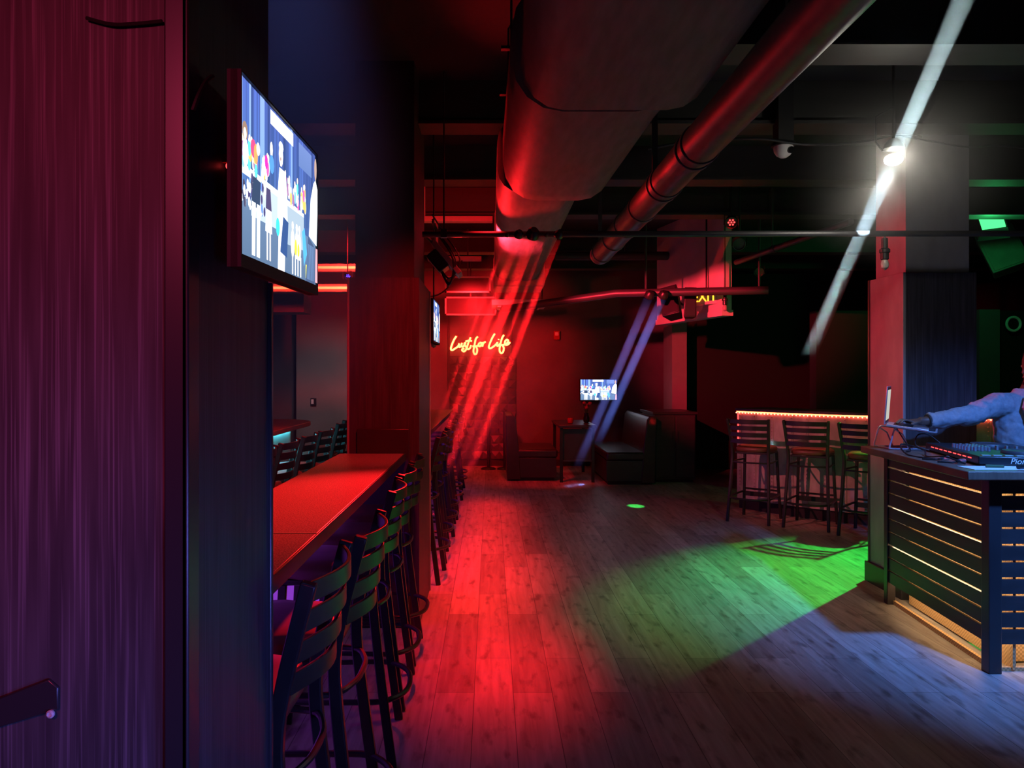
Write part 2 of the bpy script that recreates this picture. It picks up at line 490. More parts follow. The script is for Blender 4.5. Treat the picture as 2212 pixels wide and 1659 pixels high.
pipe = thing('vent_pipe', 'round metal vent pipe running beside the wide duct', 'pipe', (0.92, 3, 2.5))
m = MB(); m.cyl((0.945, -0.5, 2.59), (0.945, 6.6, 2.59), 0.088, n=24); m.build('pipe_run', 'pipe_metal', pipe)
for Y in (3.45, 3.55, 4.1, 4.2, 4.75, 5.3, 5.85, 6.45):
    MB().cyl((0.945, Y - 0.02, 2.59), (0.945, Y + 0.02, 2.59), 0.095, n=24).build('collar', 'pipe_metal', pipe, bevel=0.004)
for Y in (2.4, 4.4, 6.6):
    MB().box(0.93, 0.96, Y - 0.012, Y + 0.012, 2.665, 3.5).build('hanger', 'trim_metal', pipe)

rail = thing('lighting_rail', 'long thin black rail crossing the room below the duct', 'rail', (2.5, 4.9, 2.4))
MB().cyl((-0.438, 4.9, 2.452), (6.4, 4.9, 2.462), 0.019, n=14).build('rail_tube', 'black_pipe', rail)
for x in (-0.3, 4.2):
    m = MB(); m.cyl((x, 4.9, 2.47), (x, 4.9, 3.5), 0.006, n=8); m.box(x - 0.02, x + 0.02, 4.88, 4.92, 2.43, 2.485); m.build('hanger', 'black_pipe', rail)
rail2 = thing('lighting_rail', 'short black rail in front of the red fascia, carrying the speakers', 'rail', (1.5, 9.0, 2.5))
MB().tube([P(1085, 668, 9.2), P(1330, 634, 8.7), P(1660, 627, 8.2)], 0.045, 12).build('rail_tube', 'black_pipe', rail2)
for q in (P(1395, 630, 8.6), P(1640, 627, 8.23)):
    MB().cyl(q, (q.x, q.y, 3.5), 0.012, n=8).build('hanger', 'black_pipe', rail2)

cp = thing('conduit_pipe', 'thin conduit catching red light at the right, sloping behind the long rail', 'pipe', (3.2, 7.6, 2.7))
q0, q1 = P(1590, 567, 8.4), P(1770, 503, 7.0)
MB().tube([q0, q1, q1 + (q1 - q0) * 0.3], 0.03, 12).build('pipe_run', 'pipe_metal', cp)
mid = q0.lerp(q1, 0.48)
MB().cyl(mid, mid + (q1 - q0).normalized() * 0.06, 0.038, n=12).build('clamp', 'black_pipe', cp)
MB().cyl(mid, (mid.x, mid.y, 3.5), 0.008, n=8).build('hanger', 'black_pipe', cp)
dp = thing('drain_pipe', 'thick drain pipe with a downward elbow above the red fascia', 'pipe', (2, 9.9, 2.9))
pts = [P(1200, 553, 9.9), P(1480, 553, 9.9), P(1502, 556, 9.9), P(1512, 570, 9.85), P(1516, 590, 9.8)]
MB().tube(catmull(pts, 5), 0.055, 14).build('pipe_run', 'beam_paint', dp)
MB().cyl(P(1512, 572, 9.84), P(1516, 592, 9.8), 0.07, n=14).build('elbow_socket', 'beam_paint', dp, bevel=0.006)
MB().cyl(P(1350, 553, 9.9), (P(1350, 553, 9.9).x, 9.9, 3.5), 0.008, n=8).build('hanger', 'beam_paint', dp)

# red lit ceiling tray frames
def frame(name, label, x0, x1, y, z0, z1, w=0.022):
    t = thing(name, label, 'frame', ((x0 + x1) / 2, y, z0))
    m = MB(); m.box(x0, x1, y, y + 0.05, z1 - w, z1); m.box(x0, x1, y, y + 0.05, z0, z0 + w)
    m.box(x0, x0 + w, y, y + 0.05, z0, z1); m.box(x1 - w, x1, y, y + 0.05, z0, z1)
    m.build('frame_bar', 'pale_paint', t)
    MB().box(x0 + w, x1 - w, y + 0.03, y + 0.06, z0 + w, z1 - w).build('back_panel', 'black_paint', t)
    MB().box((x0 + x1) / 2 - .01, (x0 + x1) / 2 + .01, y + .01, y + .04, z1, 3.5).build('hanger', 'black_pipe', t)
q0, q1 = P(961, 597, 10.2), P(1060, 632, 10.2)
frame('ceiling_tray', 'rectangular ceiling tray with bright red edges above the neon sign', q0.x, q1.x, 10.2, q1.z, q0.z)
q0, q1 = P(961, 641, 11.4), P(1072, 681, 11.4)
frame('ceiling_tray', 'lower ceiling tray with thin red edges nearest to the neon sign', q0.x, q1.x, 11.4, q1.z, q0.z)
for i, (x0, x1, py, Y, lab) in enumerate(((891, 1064, 468, 7.85, 'red lit plank strip fixed under the beam left of the duct'), (924, 1040, 554, 9.6, 'shorter red lit plank strip above the ceiling tray'))):
    q0, q1 = P(x0, py, Y), P(x1, py, Y)
    m = MB().box(q0.x, q1.x, Y - 0.03, Y + 0.09, q0.z - 0.05, q0.z)
    m.box(q0.x + .1, q0.x + .13, Y, Y + .03, q0.z, 3.5)
    tag(m.build('plank_strip', 'pale_paint', bevel=0.004), lab, 'strip')
# ceiling cassette vent below the far end of the duct
v = thing('ceiling_vent', 'square ceiling vent below the far end of the wide duct', 'vent', (0.33, 10.6, 2.48))
q0, q1 = P(1062, 655, 10.6), P(1182, 655, 10.6)
MB().box(q0.x, q1.x, 10.6, 11.3, 2.52, 2.60).build('housing', 'pale_paint', v, bevel=0.01)
MB().box(q0.x + .08, q1.x - .08, 10.68, 11.22, 2.50, 2.525).build('grille', 'pale_paint', v, bevel=0.006)
m = MB()
for k in range(4): m.box(q0.x + .12, q1.x - .12, 10.74 + .12 * k, 10.78 + .12 * k, 2.492, 2.503)
m.build('slot', 'black_paint', v)
for x in (q0.x + .05, q1.x - .05): MB().cyl((x, 10.9, 2.6), (x, 10.9, 3.5), 0.008, n=6).build('hanger', 'black_pipe', v)
c = thing('air_conditioner', 'wide flat air conditioner body at the end of the duct', 'air conditioner', (0.3, 9.3, 2.55))
MB().box(P(1066, 0, 9.2).x, P(1175, 0, 9.2).x, 9.05, 9.75, 2.60, 2.95).build('housing', 'grey_wall_paint', c, bevel=0.02)
MB().box(0.10, 0.22, 9.03, 9.06, 2.68, 2.73).build('badge', 'pale_paint', c)
MB().box(0.1, 0.5, 9.3, 9.4, 2.95, 3.5).build('hanger', 'black_pipe', c)

# dome camera
q = P(1692, 316, 5.0)
t = thing('security_camera', 'white dome security camera under the ceiling beam, lens turned right', 'camera', q)
m = MB(); m.lathe([(0.062, 0.0), (0.062, -0.015), (0.058, -0.035), (0.045, -0.058), (0.022, -0.074), (0.004, -0.078)], q, 24); m.build('dome', 'white_plastic', t)
MB().lathe([(0.075, 0.02), (0.075, 0.0), (0.06, -0.004)], q, 24).build('collar', 'black_plastic', t)
MB().cyl(q + Vector((0.022, -0.042, -0.035)), q + Vector((0.030, -0.062, -0.040)), 0.021, n=16).build('lens', 'dark_glass', t)
MB().box(q.x - .05, q.x + .05, q.y - .05, q.y + .05, q.z + .02, 3.5).build('mount', 'black_paint', t)
# bare white lamp on a bracket
LP = P(1930, 345, 4.3)
t = thing('ceiling_lamp', 'bare bright white lamp hanging at the upper right', 'lamp', LP)
MB().ball(LP, (0.05, 0.045, 0.032), 20, 10).build('bulb', 'lamp_white', t)
m = MB(); m.lathe([(0.022, 0.115), (0.03, 0.11), (0.05, 0.085), (0.058, 0.06), (0.052, 0.062), (0.03, 0.10)], LP, 24); m.build('shade', 'black_plastic', t)
m = MB(); m.cyl(LP + Vector((0, 0, .115)), (LP.x, LP.y, 3.5), 0.008, n=8); m.build('stem', 'black_plastic', t)
m = MB(); m.tube([LP + Vector((-.06, 0, .05)), LP + Vector((-.10, 0, .10)), LP + Vector((-.10, 0, .24)), LP + Vector((0, 0, .30))], 0.006, 6); m.build('bracket', 'black_plastic', t)

def cable(label, pts, r=0.006, k=8):
    m = MB(); m.tube(catmull(pts, k), r, 6)
    return tag(m.build('cable', 'cable_black'), label, 'cable')
cable('sagging black cable along the ceiling beam between camera and lamp', [P(1400, 322, 5.02), P(1500, 305, 5.0), P(1640, 300, 4.9), P(1740, 312, 4.9), P(1850, 308, 5.0), P(1935, 292, 5.0), P(1990, 296, 5.0)], 0.009)
cable('thin cable drooping to the right of the white lamp', [P(1950, 294, 5.0), P(2010, 305, 5.0), P(2090, 318, 5.0), P(2150, 314, 5.0), P(2230, 322, 5.0)], 0.006)
cable('thin loose cable hanging between the far tray and the plank strip', [P(1001, 556, 9.6), P(985, 590, 9.6), P(968, 620, 9.7), P(948, 636, 9.8), P(925, 642, 9.8)], 0.010)
cable('hooked loose wire on the near column side above the red indicator', [(-0.474, 1.215, 1.97), (-0.468, 1.225, 2.0), (-0.466, 1.25, 2.03), (-0.466, 1.28, 2.05)], 0.004)
cable('short wire along the top of the near column front', [(-0.64, 1.209, 2.115), (-0.60, 1.209, 2.105), (-0.56, 1.209, 2.106), (-0.52, 1.209, 2.11)], 0.003)

# bulb pendants (unlit)
def bulb(label, q, z_top, s=1.0):
    t = thing('bulb_pendant', label, 'bulb', q)
    MB().lathe([(0.004, -0.065 * s), (0.022 * s, -0.05 * s), (0.028 * s, -0.025 * s), (0.02 * s, 0.0), (0.014 * s, 0.012 * s)], q, 16).build('glass', 'clear_bulb', t)
    MB().lathe([(0.014 * s, 0.0), (0.026 * s, 0.01 * s), (0.026 * s, 0.05 * s), (0.034 * s, 0.055 * s), (0.034 * s, 0.075 * s), (0.02 * s, 0.085 * s), (0.02 * s, 0.15 * s), (0.008, 0.155 * s)], q, 16).build('socket', 'black_plastic', t)
    MB().cyl(q + Vector((0, 0, .15 * s)), (q.x, q.y, z_top), 0.006, n=8).build('stem', 'black_plastic', t)
bulb('unlit bulb in a black socket hanging before the red column', P(1911, 563, 4.9), 2.462, 0.95)
bulb('unlit bulb hanging at the right end of the red fascia', P(1566, 660, 8.5), 3.5, 1.0)
bulb('red tinted bulb hanging beside the edge-on screen', P(937, 738, 6.2), 3.5, 0.8)

# far red spotlight and green spotlight on a clamp
def par(label, q, aim, glow, s=1.0, led=True, ztop=3.5, body='black_plastic'):
    d = (Vector(aim) - q).normalized()
    t = thing('stage_light', label, 'stage light', q)
    M = Matrix.Translation(q) @ d.to_track_quat('Z', 'Y').to_matrix().to_4x4()
    MB().lathe([(0.035 * s, -0.16 * s), (0.06 * s, -0.15 * s), (0.075 * s, -0.06 * s), (0.08 * s, 0.0), (0.072 * s, 0.0), (0.066 * s, -0.03 * s)], (0, 0, 0), 20, M).build('body', body, t)
    if led:
        m = MB()
        for x, y in ((0, 0), (.035, 0), (-.035, 0), (.018, .03), (-.018, .03), (.018, -.03), (-.018, -.03)):
            m.ball((x * s, y * s, -0.022 * s), 0.012 * s, 8, 6, M)
        m.build('led_cluster', glow, t)
    MB().tube([q + Vector((-.09 * s, 0, -.02)), q + Vector((-.09 * s, 0, .10 * s)), q + Vector((.09 * s, 0, .10 * s)), q + Vector((.09 * s, 0, -.02))], 0.008 * s, 6).build('yoke', 'black_plastic', t)
    MB().cyl(q + Vector((0, 0, .10 * s)), (q.x, q.y, ztop), 0.012 * s, n=8).build('stem', 'black_plastic', t)
    return t
par('small stage light with red diodes above the long rail', P(1580, 482, 7.7), (1.0, 3, 0), 'glow_red', 0.8)
par('small stage light glinting green under the long rail', P(1597, 528, 7.6), (2.2, 3.5, 1), 'glow_green', 0.8, False, body='speaker_green')
par('dim stage light with faint red diodes at the far right', P(1640, 588, 9.0), (1.5, 3, 0), 'glow_red', 0.7, False)
GL = Vector((5.55, 8.45, 3.24))
t = thing('stage_light', 'glowing green flood light with barn doors at the upper right', 'stage light', GL)
dvec = (Vector((2.6, 6.2, 0)) - GL).normalized()
M = Matrix.Translation(GL) @ dvec.to_track_quat('Z', 'Y').to_matrix().to_4x4()
MB().box(-.13, .13, -.09, .09, -.14, 0.0, M).build('body', 'black_plastic', t, bevel=0.008)
MB().box(-.115, .115, -.075, .075, 0.001, 0.012, M).build('lens', 'glow_green', t)
m = MB()
m.add([(-.13, -.09, 0.0), (.13, -.09, 0.0), (.16, -.16, .10), (-.16, -.16, .10), (-.13, -.094, 0.0), (.13, -.094, 0.0), (.16, -.165, .10), (-.16, -.165, .10)], [(0, 1, 2, 3), (7, 6, 5, 4), (0, 3, 7, 4), (1, 5, 6, 2), (3, 2, 6, 7)], M)
m.build('barn_door', 'black_plastic', t)
MB().cyl(GL, (GL.x, GL.y, 3.5), 0.012, n=8).build('stem', 'black_plastic', t)
# hanging loudspeaker and ring speaker
def cab(name, label, q, rx, ry, rz, w, h, d, ztop, body='black_plastic', group=None):
    t = thing(name, label, 'speaker', q, group)
    M = Matrix.Translation(q) @ Matrix.Rotation(rz, 4, 'Z') @ Matrix.Rotation(ry, 4, 'Y') @ Matrix.Rotation(rx, 4, 'X')
    m = MB(); m.prism([(-w / 2, -d / 2), (w / 2, -d / 2), (w * 0.34, d / 2), (-w * 0.34, d / 2)], -h / 2, h / 2, M); m.build('cabinet', body, t, bevel=0.008)
    MB().box(-w * .44, w * .44, -d / 2 - .008, -d / 2 + .004, -h * .46, h * .46, M).build('grille', body, t, bevel=0.004)
    MB().tube([M @ Vector((0, d / 2 - .02, h * .2)), M @ Vector((0, d / 2 + .07, h * .3)), Vector((q.x, q.y + .05, ztop)) if ztop else M @ Vector((0.02, d / 2 + .25, h * .3))], 0.012, 8).build('bracket', 'black_plastic', t)
    return t
cab('loudspeaker', 'large hanging loudspeaker in dim green light below the flood light', P(2160, 545, 9.0), R(-12), R(-20), R(-20), 0.40, 0.50, 0.30, 3.5, 'speaker_green')
cab('loudspeaker', 'left black loudspeaker on the red fascia, tilted forward', P(1452, 655, 8.9), R(-16), R(-12), R(-30), 0.21, 0.36, 0.2, None)
cab('loudspeaker', 'narrow black loudspeaker between exit sign and tilted speaker', P(1490, 655, 8.75), R(-4), R(2), R(-10), 0.14, 0.34, 0.16, None)
q = P(2187, 700, 9.45)
t = thing('wall_speaker', 'round wall speaker with a pale ring behind the DJ', 'speaker', q)
m = MB(); m.tube([q + Vector((0.085 * math.cos(a * math.pi / 14), -0.02, 0.085 * math.sin(a * math.pi / 14))) for a in range(28)], 0.016, 8, True); m.build('ring', 'white_plastic', t)
MB().cyl(q + Vector((0, -0.015, 0)), q + Vector((0, .05, 0)), 0.08, n=28).build('cone', 'black_plastic', t)
# exit sign, seen sideways
q = P(1522, 642, 8.82)
t = thing('exit_sign', 'glowing exit sign hung in front of the red fascia', 'sign', q)
Me = Matrix.Translation(q) @ Matrix.Rotation(R(-50), 4, 'Z')
MB().box(-.16, .16, 0, .05, -.085, .085, Me).build('housing', 'pale_paint', t, bevel=0.006)
text_mesh('lettering', 'EXIT', 0.16, 'exit_glow', t, Me @ Matrix.Translation((0, -0.004, 0)) @ Matrix.Rotation(R(90), 4, 'X'))
MB().cyl(q + Vector((.03, .03, .08)), (q.x + .03, q.y + .03, 3.5), 0.01, n=8).build('stem', 'black_plastic', t)

# ------------------------------------------------------------------ television screens
def screen_polys():
    rnd = random.Random(5)
    out = []
    def quad(x0, y0, x1, y1, c, c2=None): out.append(([(x0, y0), (x1, y0), (x1, y1), (x0, y1)], [c, c, c2 or c, c2 or c]))
    def blob(x, y, rx, ry, c, n=10): out.append(([(x + rx * math.cos(6.283 * k / n), y + ry * math.sin(6.283 * k / n)) for k in range(n)], [c] * n))
    def poly(pts, c): out.append((pts, [c] * len(pts)))
    quad(0, 0, 1, 1, (.05, .10, .22), (.05, .08, .28))
    for k in range(26):                                     # curtain folds
        x = k / 26; b = rnd.uniform(.6, 1.5)
        quad(x, .40, x + rnd.uniform(.012, .034), 1, (.045 * b, .10 * b, .25 * b), (.05 * b, .085 * b, .30 * b))
    for x, w in ((.0, .035), (.10, .02), (.215, .05), (.60, .025)):
        quad(x, .36, x + w, 1, (.16, .30, .55), (.20, .30, .62))
    quad(.72, .80, .93, .97, (.10, .16, .36), (.12, .18, .40))
    quad(.335, .895, .635, .985, (.95, .90, .93), (.9, .9, .98))   # light panel at top
    quad(0, .0, 1, .34, (.08, .13, .22), (.10, .16, .27))
    poly([(0, .46), (.45, .47), (.45, .51), (0, .52)], (.75, .82, .92))      # desk rail
    poly([(.55, .46), (.80, .45), (.80, .485), (.55, .50)], (.75, .82, .92))
    poly([(.12, .25), (.45, .26), (.45, .47), (.12, .47)], (.40, .48, .58))
    poly([(.55, .20), (.80, .22), (.80, .46), (.55, .46)], (.30, .38, .46))
    cols = [(.85, .80, .75), (.75, .10, .35), (.85, .45, .12), (.20, .45, .75), (.92, .92, .95), (.30, .14, .30), (.92, .70, .55), (.10, .55, .60)]
    for k in range(60):                                     # people along the back row
        x = rnd.uniform(0, .82); y = .53 + rnd.uniform(-.01, .10)
        if .38 < x < .50: continue
        blob(x, y, .016, .05, rnd.choice(cols)); blob(x, y + .055, .010, .022, (.8, .62, .5))
    blob(.045, .70, .028, .055, (.25, .16, .12)); blob(.045, .685, .016, .035, (.85, .66, .55)); blob(.05, .58, .03, .08, (.8, .85, .95))
    blob(.13, .64, .03, .055, (.75, .06, .18)); blob(.155, .62, .022, .06, (.85, .30, .10)); blob(.18, .66, .02, .04, (.7, .7, .75))
    blob(.27, .625, .018, .045, (.85, .03, .35)); blob(.33, .73, .017, .05, (.9, .85, .85)); blob(.335, .64, .028, .06, (.08, .25, .60))
    for k in range(60):                                     # front row, lower left
        x = rnd.uniform(0, .30); y = rnd.uniform(.30, .47)
        blob(x, y, .011, .03, rnd.choice([(.9, .9, .95), (.06, .05, .14), (.12, .22, .7), (.6, .62, .75), (.05, .05, .10), (.75, .80, .90)]))
    poly([(.10, .30), (.19, .31), (.20, .47), (.12, .48)], (.03, .05, .10))
    for x in (.105, .155):
        poly([(x, .02), (x + .035, .02), (x + .04, .33), (x + .002, .33)], (.82, .90, .95))
    poly([(.255, .33), (.325, .33), (.31, .47), (.262, .47)], (.06, .05, .12))
    poly([(.25, .20), (.33, .20), (.322, .34), (.26, .34)], (.86, .88, .92))
    for x in (.265, .298): quad(x, .03, x + .016, .20, (.85, .72, .65))
    # central figure in white
    poly([(.395, .24), (.53, .24), (.525, .52), (.50, .66), (.42, .66), (.40, .50)], (.92, .94, 1.0))
    poly([(.40, .0), (.49, .0), (.50, .26), (.41, .26)], (.88, .86, .88))
    blob(.44, .745, .028, .075, (.88, .74, .66)); blob(.442, .80, .03, .035, (.9, .9, .95)); blob(.437, .72, .006, .012, (.25, .08, .08))
    poly([(.43, .12), (.52, .10), (.54, .34), (.47, .36)], (.03, .07, .20)); blob(.40, .27, .025, .06, (.05, .50, .70))
    # seated front figures at the right
    for x, c in ((.60, (.80, .66, .52)), (.66, (.86, .78, .62)), (.70, (.88, .80, .70))):
        blob(x, .22, .028, .10, c); blob(x, .34, .016, .03, (.88, .72, .60))
    blob(.645, .20, .018, .06, (.90, .72, .06)); blob(.685, .19, .016, .05, (.90, .72, .06))
    for x in (.59, .63, .67, .71): quad(x, .01, x + .016, .15, (.85, .83, .86))
    quad(.80, .02, .82, .12, (.85, .80, .10))
    poly([(.74, .34), (.78, .38), (.82, .20), (.77, .10)], (.08, .35, .85))
    poly([(.80, .0), (.95, .0), (.95, .28), (.84, .34)], (.05, .08, .16))
    for k in range(6): poly([(.82 + .02 * k, .02), (.83 + .02 * k, .02), (.85 + .018 * k, .28), (.84 + .018 * k, .28)], (.12, .20, .36))
    # man in white at the right edge
    poly([(.85, .34), (.985, .30), (1.0, .55), (1.0, .74), (.965, .80), (.93, .76), (.88, .62)], (.90, .93, 1.0))
    blob(.965, .88, .022, .085, (.38, .26, .22)); poly([(.96, .02), (1.0, .02), (1.0, .28), (.97, .28)], (.80, .30, .34))
    return [([(min(max(x, 0), 1), min(max(y, 0), 1)) for x, y in p], c) for p, c in out]
SP = screen_polys()
def screen_mesh(corner, ux, uy, nrm, material, parent):
    m = MB(); cols = []
    for i, (p, c) in enumerate(SP):
        m.add([corner + ux * x + uy * y + nrm * (0.00002 * (i + 1)) for x, y in p], [tuple(range(len(p)))])
        cols += c
    return m.build('picture', material, parent, smooth=0, colors=cols)
def tv(label, corner, ux, uy, nrm, depth, bez, material, arm=None):
    ctr = corner + ux * .5 + uy * .5
    t = thing('television', label, 'television', corner + ux * .5)
    u, v_ = ux.normalized(), uy.normalized()
    def slab3(x0, x1, y0, y1, d0, d1, m):
        vs = [corner + u * x + v_ * y + nrm * dd for dd in (d0, d1) for y in (y0, y1) for x in (x0, x1)]
        m.add(vs, [(0, 2, 3, 1), (4, 5, 7, 6), (0, 1, 5, 4), (2, 6, 7, 3), (1, 3, 7, 5), (0, 4, 6, 2)])
    W, Hh = ux.length, uy.length; b0, bl = bez
    m = MB()
    slab3(-b0, 0, -bl, Hh + b0, -0.012, 0.006, m); slab3(W, W + b0, -bl, Hh + b0, -0.012, 0.006, m)
    slab3(0, W, Hh, Hh + b0, -0.012, 0.006, m); slab3(0, W, -bl, 0, -0.012, 0.006, m)
    m.build('bezel', 'black_paint', t, smooth=0)
    m = MB(); slab3(-b0, W + b0, -bl, Hh + b0, -depth, -0.0005, m); m.build('housing', 'black_paint', t, smooth=0)
    screen_mesh(corner, ux, uy, nrm, material, t)
    if arm is not None:
        MB().tube([ctr - nrm * depth, arm], 0.015, 8).build('mount', 'black_plastic', t)
    return t
tv('large lit screen on the near column showing a crowd', Vector((-0.420, 1.272, 1.752)), Vector((0.010, 0.512, 0.006)), Vector((0.0, 0.0, 0.303)), Vector((1, -0.0195, 0)).normalized(), 0.018, (0.004, 0.022), 'screen_picture', Vector((-0.482, 1.53, 1.90)))
q = P(1254, 864, 12.9)
tv('small bright screen on the far wall above the table', q, Vector((0.61, 0, 0)), Vector((0, 0, 0.345)), Vector((0, -1, 0)), 0.06, (0.012, 0.016), 'screen_picture_far', Vector((q.x + .3, 13.05, q.z + .17)))
tv('edge-on screen on the side of the middle column', Vector((-0.418, 5.52, 1.80)), Vector((0.008, 0.54, 0)), Vector((0, 0, 0.30)), Vector((1, -0.015, 0)).normalized(), 0.03, (0.006, 0.014), 'screen_picture', Vector((-0.47, 5.75, 1.95)))
# small items on the near column
t = thing('indicator_light', 'tiny red indicator light on the near column side', 'light', (-0.478, 1.375, 1.92))
MB().ball((-0.474, 1.375, 1.926), (0.003, 0.004, 0.005), 10, 8).build('lens', 'glow_red', t)
MB().box(-0.482, -0.473, 1.370, 1.380, 1.932, 1.946).build('holder', 'red_glass', t)
t = thing('bolted_wedge', 'dark wedge with a round bolt low on the near column', 'bracket', (-0.74, 1.2, 1.02))  # dark wedge-shaped piece with a round bolt
MB().prism([(-0.80, 0.985), (-0.80, 1.03), (-0.70, 1.068), (-0.685, 1.055), (-0.685, 1.02)], 0, 0.006, Matrix.Translation((0, 1.215, 0)) @ Matrix.Rotation(R(90), 4, 'X')).build('plate', 'trim_metal', t, bevel=0.002)
MB().lathe([(0.0065, 0), (0.0065, .003), (.004, .005), (.0035, .003)], (0, 0, 0), 16, Matrix.Translation((-0.696, 1.209, 1.014)) @ Matrix.Rotation(R(90), 4, 'X')).build('bolt', 'white_plastic', t)

# ================================================================== BAR STOOLS
def make_stool():
    t = thing('bar_stool', '', 'bar stool', (0, 0, 0))
    # seat cushion: rounded square pad (forward is +Y)
    m = MB(); rs = []
    for z, s in ((0.735, 0.90), (0.745, 0.985), (0.765, 1.0), (0.785, 0.97), (0.797, 0.86), (0.802, 0.60), (0.803, 0.2)):
        ring = []
        for k in range(28):
            a = 2 * math.pi * k / 28
            c, d = math.cos(a), math.sin(a)
            e = (abs(c) ** 3.2 + abs(d) ** 3.2) ** (-1 / 3.2)
            w = 0.205 if d > 0 else 0.19
            ring.append(Vector((w * e * c * s, 0.20 * e * d * s, z)))
        rs.append(ring)
    m.rings(rs); m.build('seat', 'vinyl_seat', t, local=True, smooth=60)
    m = MB(); m.prism([(-.17, -.18), (.17, -.18), (.18, .17), (-.18, .17)], 0.715, 0.737); m.build('seat_frame', 'stool_metal', t, local=True, bevel=0.004)
    def post(s):
        pts = [(s * .215, -.275, 0), (s * .203, -.235, .30), (s * .190, -.200, .60), (s * .188, -.195, .74), (s * .194, -.215, .86), (s * .204, -.245, .98), (s * .212, -.275, 1.09)]
        m = MB(); m.tube(catmull(pts, 4), 0.02, 4, flat=(0.027, 0.036)); return m
    def front(s):
        m = MB(); m.tube([(s * .200, .215, 0), (s * .182, .180, .36), (s * .170, .160, .72)], 0.017, 4, flat=(0.027, 0.032)); return m
    for s in (-1, 1):
        post(s).build('leg', 'stool_metal', t, local=True, bevel=0.004)
        front(s).build('leg', 'stool_metal', t, local=True, bevel=0.004)
    for k, z in enumerate((0.855, 0.925, 0.995, 1.062)):
        f = (z - .74) / .35
        y0, w = -.205 - .062 * f, .188 + .02 * f
        m = MB(); pts = [(-w + 2 * w * i / 12, y0 - .055 * math.sin(math.pi * i / 12), z) for i in range(13)]
        m.tube(pts, 0.01, 4, flat=(0.010, 0.046)); m.build('back_slat', 'stool_metal', t, local=True, bevel=0.002)
    m = MB(); m.tube([(-.185, .195, .30), (.185, .195, .30)], 0.011, 8); m.tube([(-.185, .19, .245), (.185, .19, .245)], 0.014, 4, flat=(0.012, 0.05))
    m.build('footrest', 'stool_metal', t, local=True)
    arc = [(-.185, .19, .27)] + [(-.205, .10, .265), (-.212, -.10, .262), (-.205, -.235, .26), (-.12, -.315, .258), (0, -.335, .258), (.12, -.315, .258), (.205, -.235, .26), (.212, -.10, .262), (.205, .10, .265), (.185, .19, .27)]
    m = MB(); m.tube(catmull(arc, 4), 0.011, 8); m.build('foot_ring', 'stool_metal', t, local=True)
    arc = [(-.175, .165, .63), (-.19, 0, .63), (-.19, -.18, .63), (-.10, -.235, .63), (0, -.245, .63), (.10, -.235, .63), (.19, -.18, .63), (.19, 0, .63), (.175, .165, .63)]
    m = MB(); m.tube(catmull(arc, 4), 0.009, 8); m.build('stretcher', 'stool_metal', t, local=True)
    return t
ST = make_stool()
_used = [False]
def stool(x, y, rz, label, group):
    if not _used[0]:
        _used[0] = True
        ST.location = (x, y, 0); ST.rotation_euler = (0, 0, rz); ST['label'] = label; o = ST
    else:
        o = dup(ST, (x, y, 0), rz, label)
    o['group'] = group
    return o
G1 = 'bar stools along the long counter'
nearL = ['nearest bar stool, its back beside the near column', 'second bar stool from the near column along the long counter', 'third bar stool from the near column along the long counter',
         'fourth bar stool from the near column along the long counter', 'bar stool just before the middle column at the long counter']
for x, y, l in zip((-0.675, -0.645, -0.675, -0.685, -0.69), (1.905, 2.385, 3.21, 3.74, 4.28), nearL):
    stool(x, y, R(90 + random.uniform(-4, 4)), l, G1)
ordn = ['first', 'second', 'third', 'fourth', 'fifth', 'sixth', 'seventh', 'eighth']
for i in range(8):
    stool(-0.665 + random.uniform(-.01, .03), 5.86 + 0.63 * i, R(90 + random.uniform(-4, 4)), ordn[i] + ' bar stool beyond the middle column at the long counter' if i < 7 else 'last bar stool of the long counter, nearest the neon sign', G1)
G2 = 'bar stools at the left bar'
L2 = ['left bar stool partly cut off by the near column edge', 'second bar stool of the left bar, counted from the near column', 'third bar stool of the left bar, counted from the near column',
      'fourth bar stool of the left bar, before the rearmost pair', 'bar stool of the left bar next to the middle column edge', 'rearmost bar stool of the left bar, taller against the grey wall']
for (x, y, a), l in zip(((-1.68, 4.80, 91), (-1.68, 5.36, 89), (-1.67, 5.92, 90), (-1.66, 6.48, 88), (-1.70, 7.45, 86), (-1.74, 8.02, 84)), L2):
    stool(x, y, R(a), l, G2)
G3 = 'bar stools at the riveted bar'
def stool_from_feet(n1, n2, label):
    a, b = Vector(n1), Vector(n2); mid = (a + b) / 2; dd = (b - a).normalized()
    fwd = Vector((-dd.y, dd.x))
    c = mid + fwd * 0.275
    stool(c.x, c.y, math.atan2(fwd.y, fwd.x) - math.pi / 2, label, G3)
stool_from_feet((2.51, 8.09), (2.85, 7.84), 'leftmost bar stool before the riveted metal bar')
stool_from_feet((2.98, 7.76), (3.32, 7.52), 'middle bar stool before the riveted metal bar')
stool_from_feet((3.35, 7.37), (3.68, 7.08), 'bar stool half hidden behind the red column')

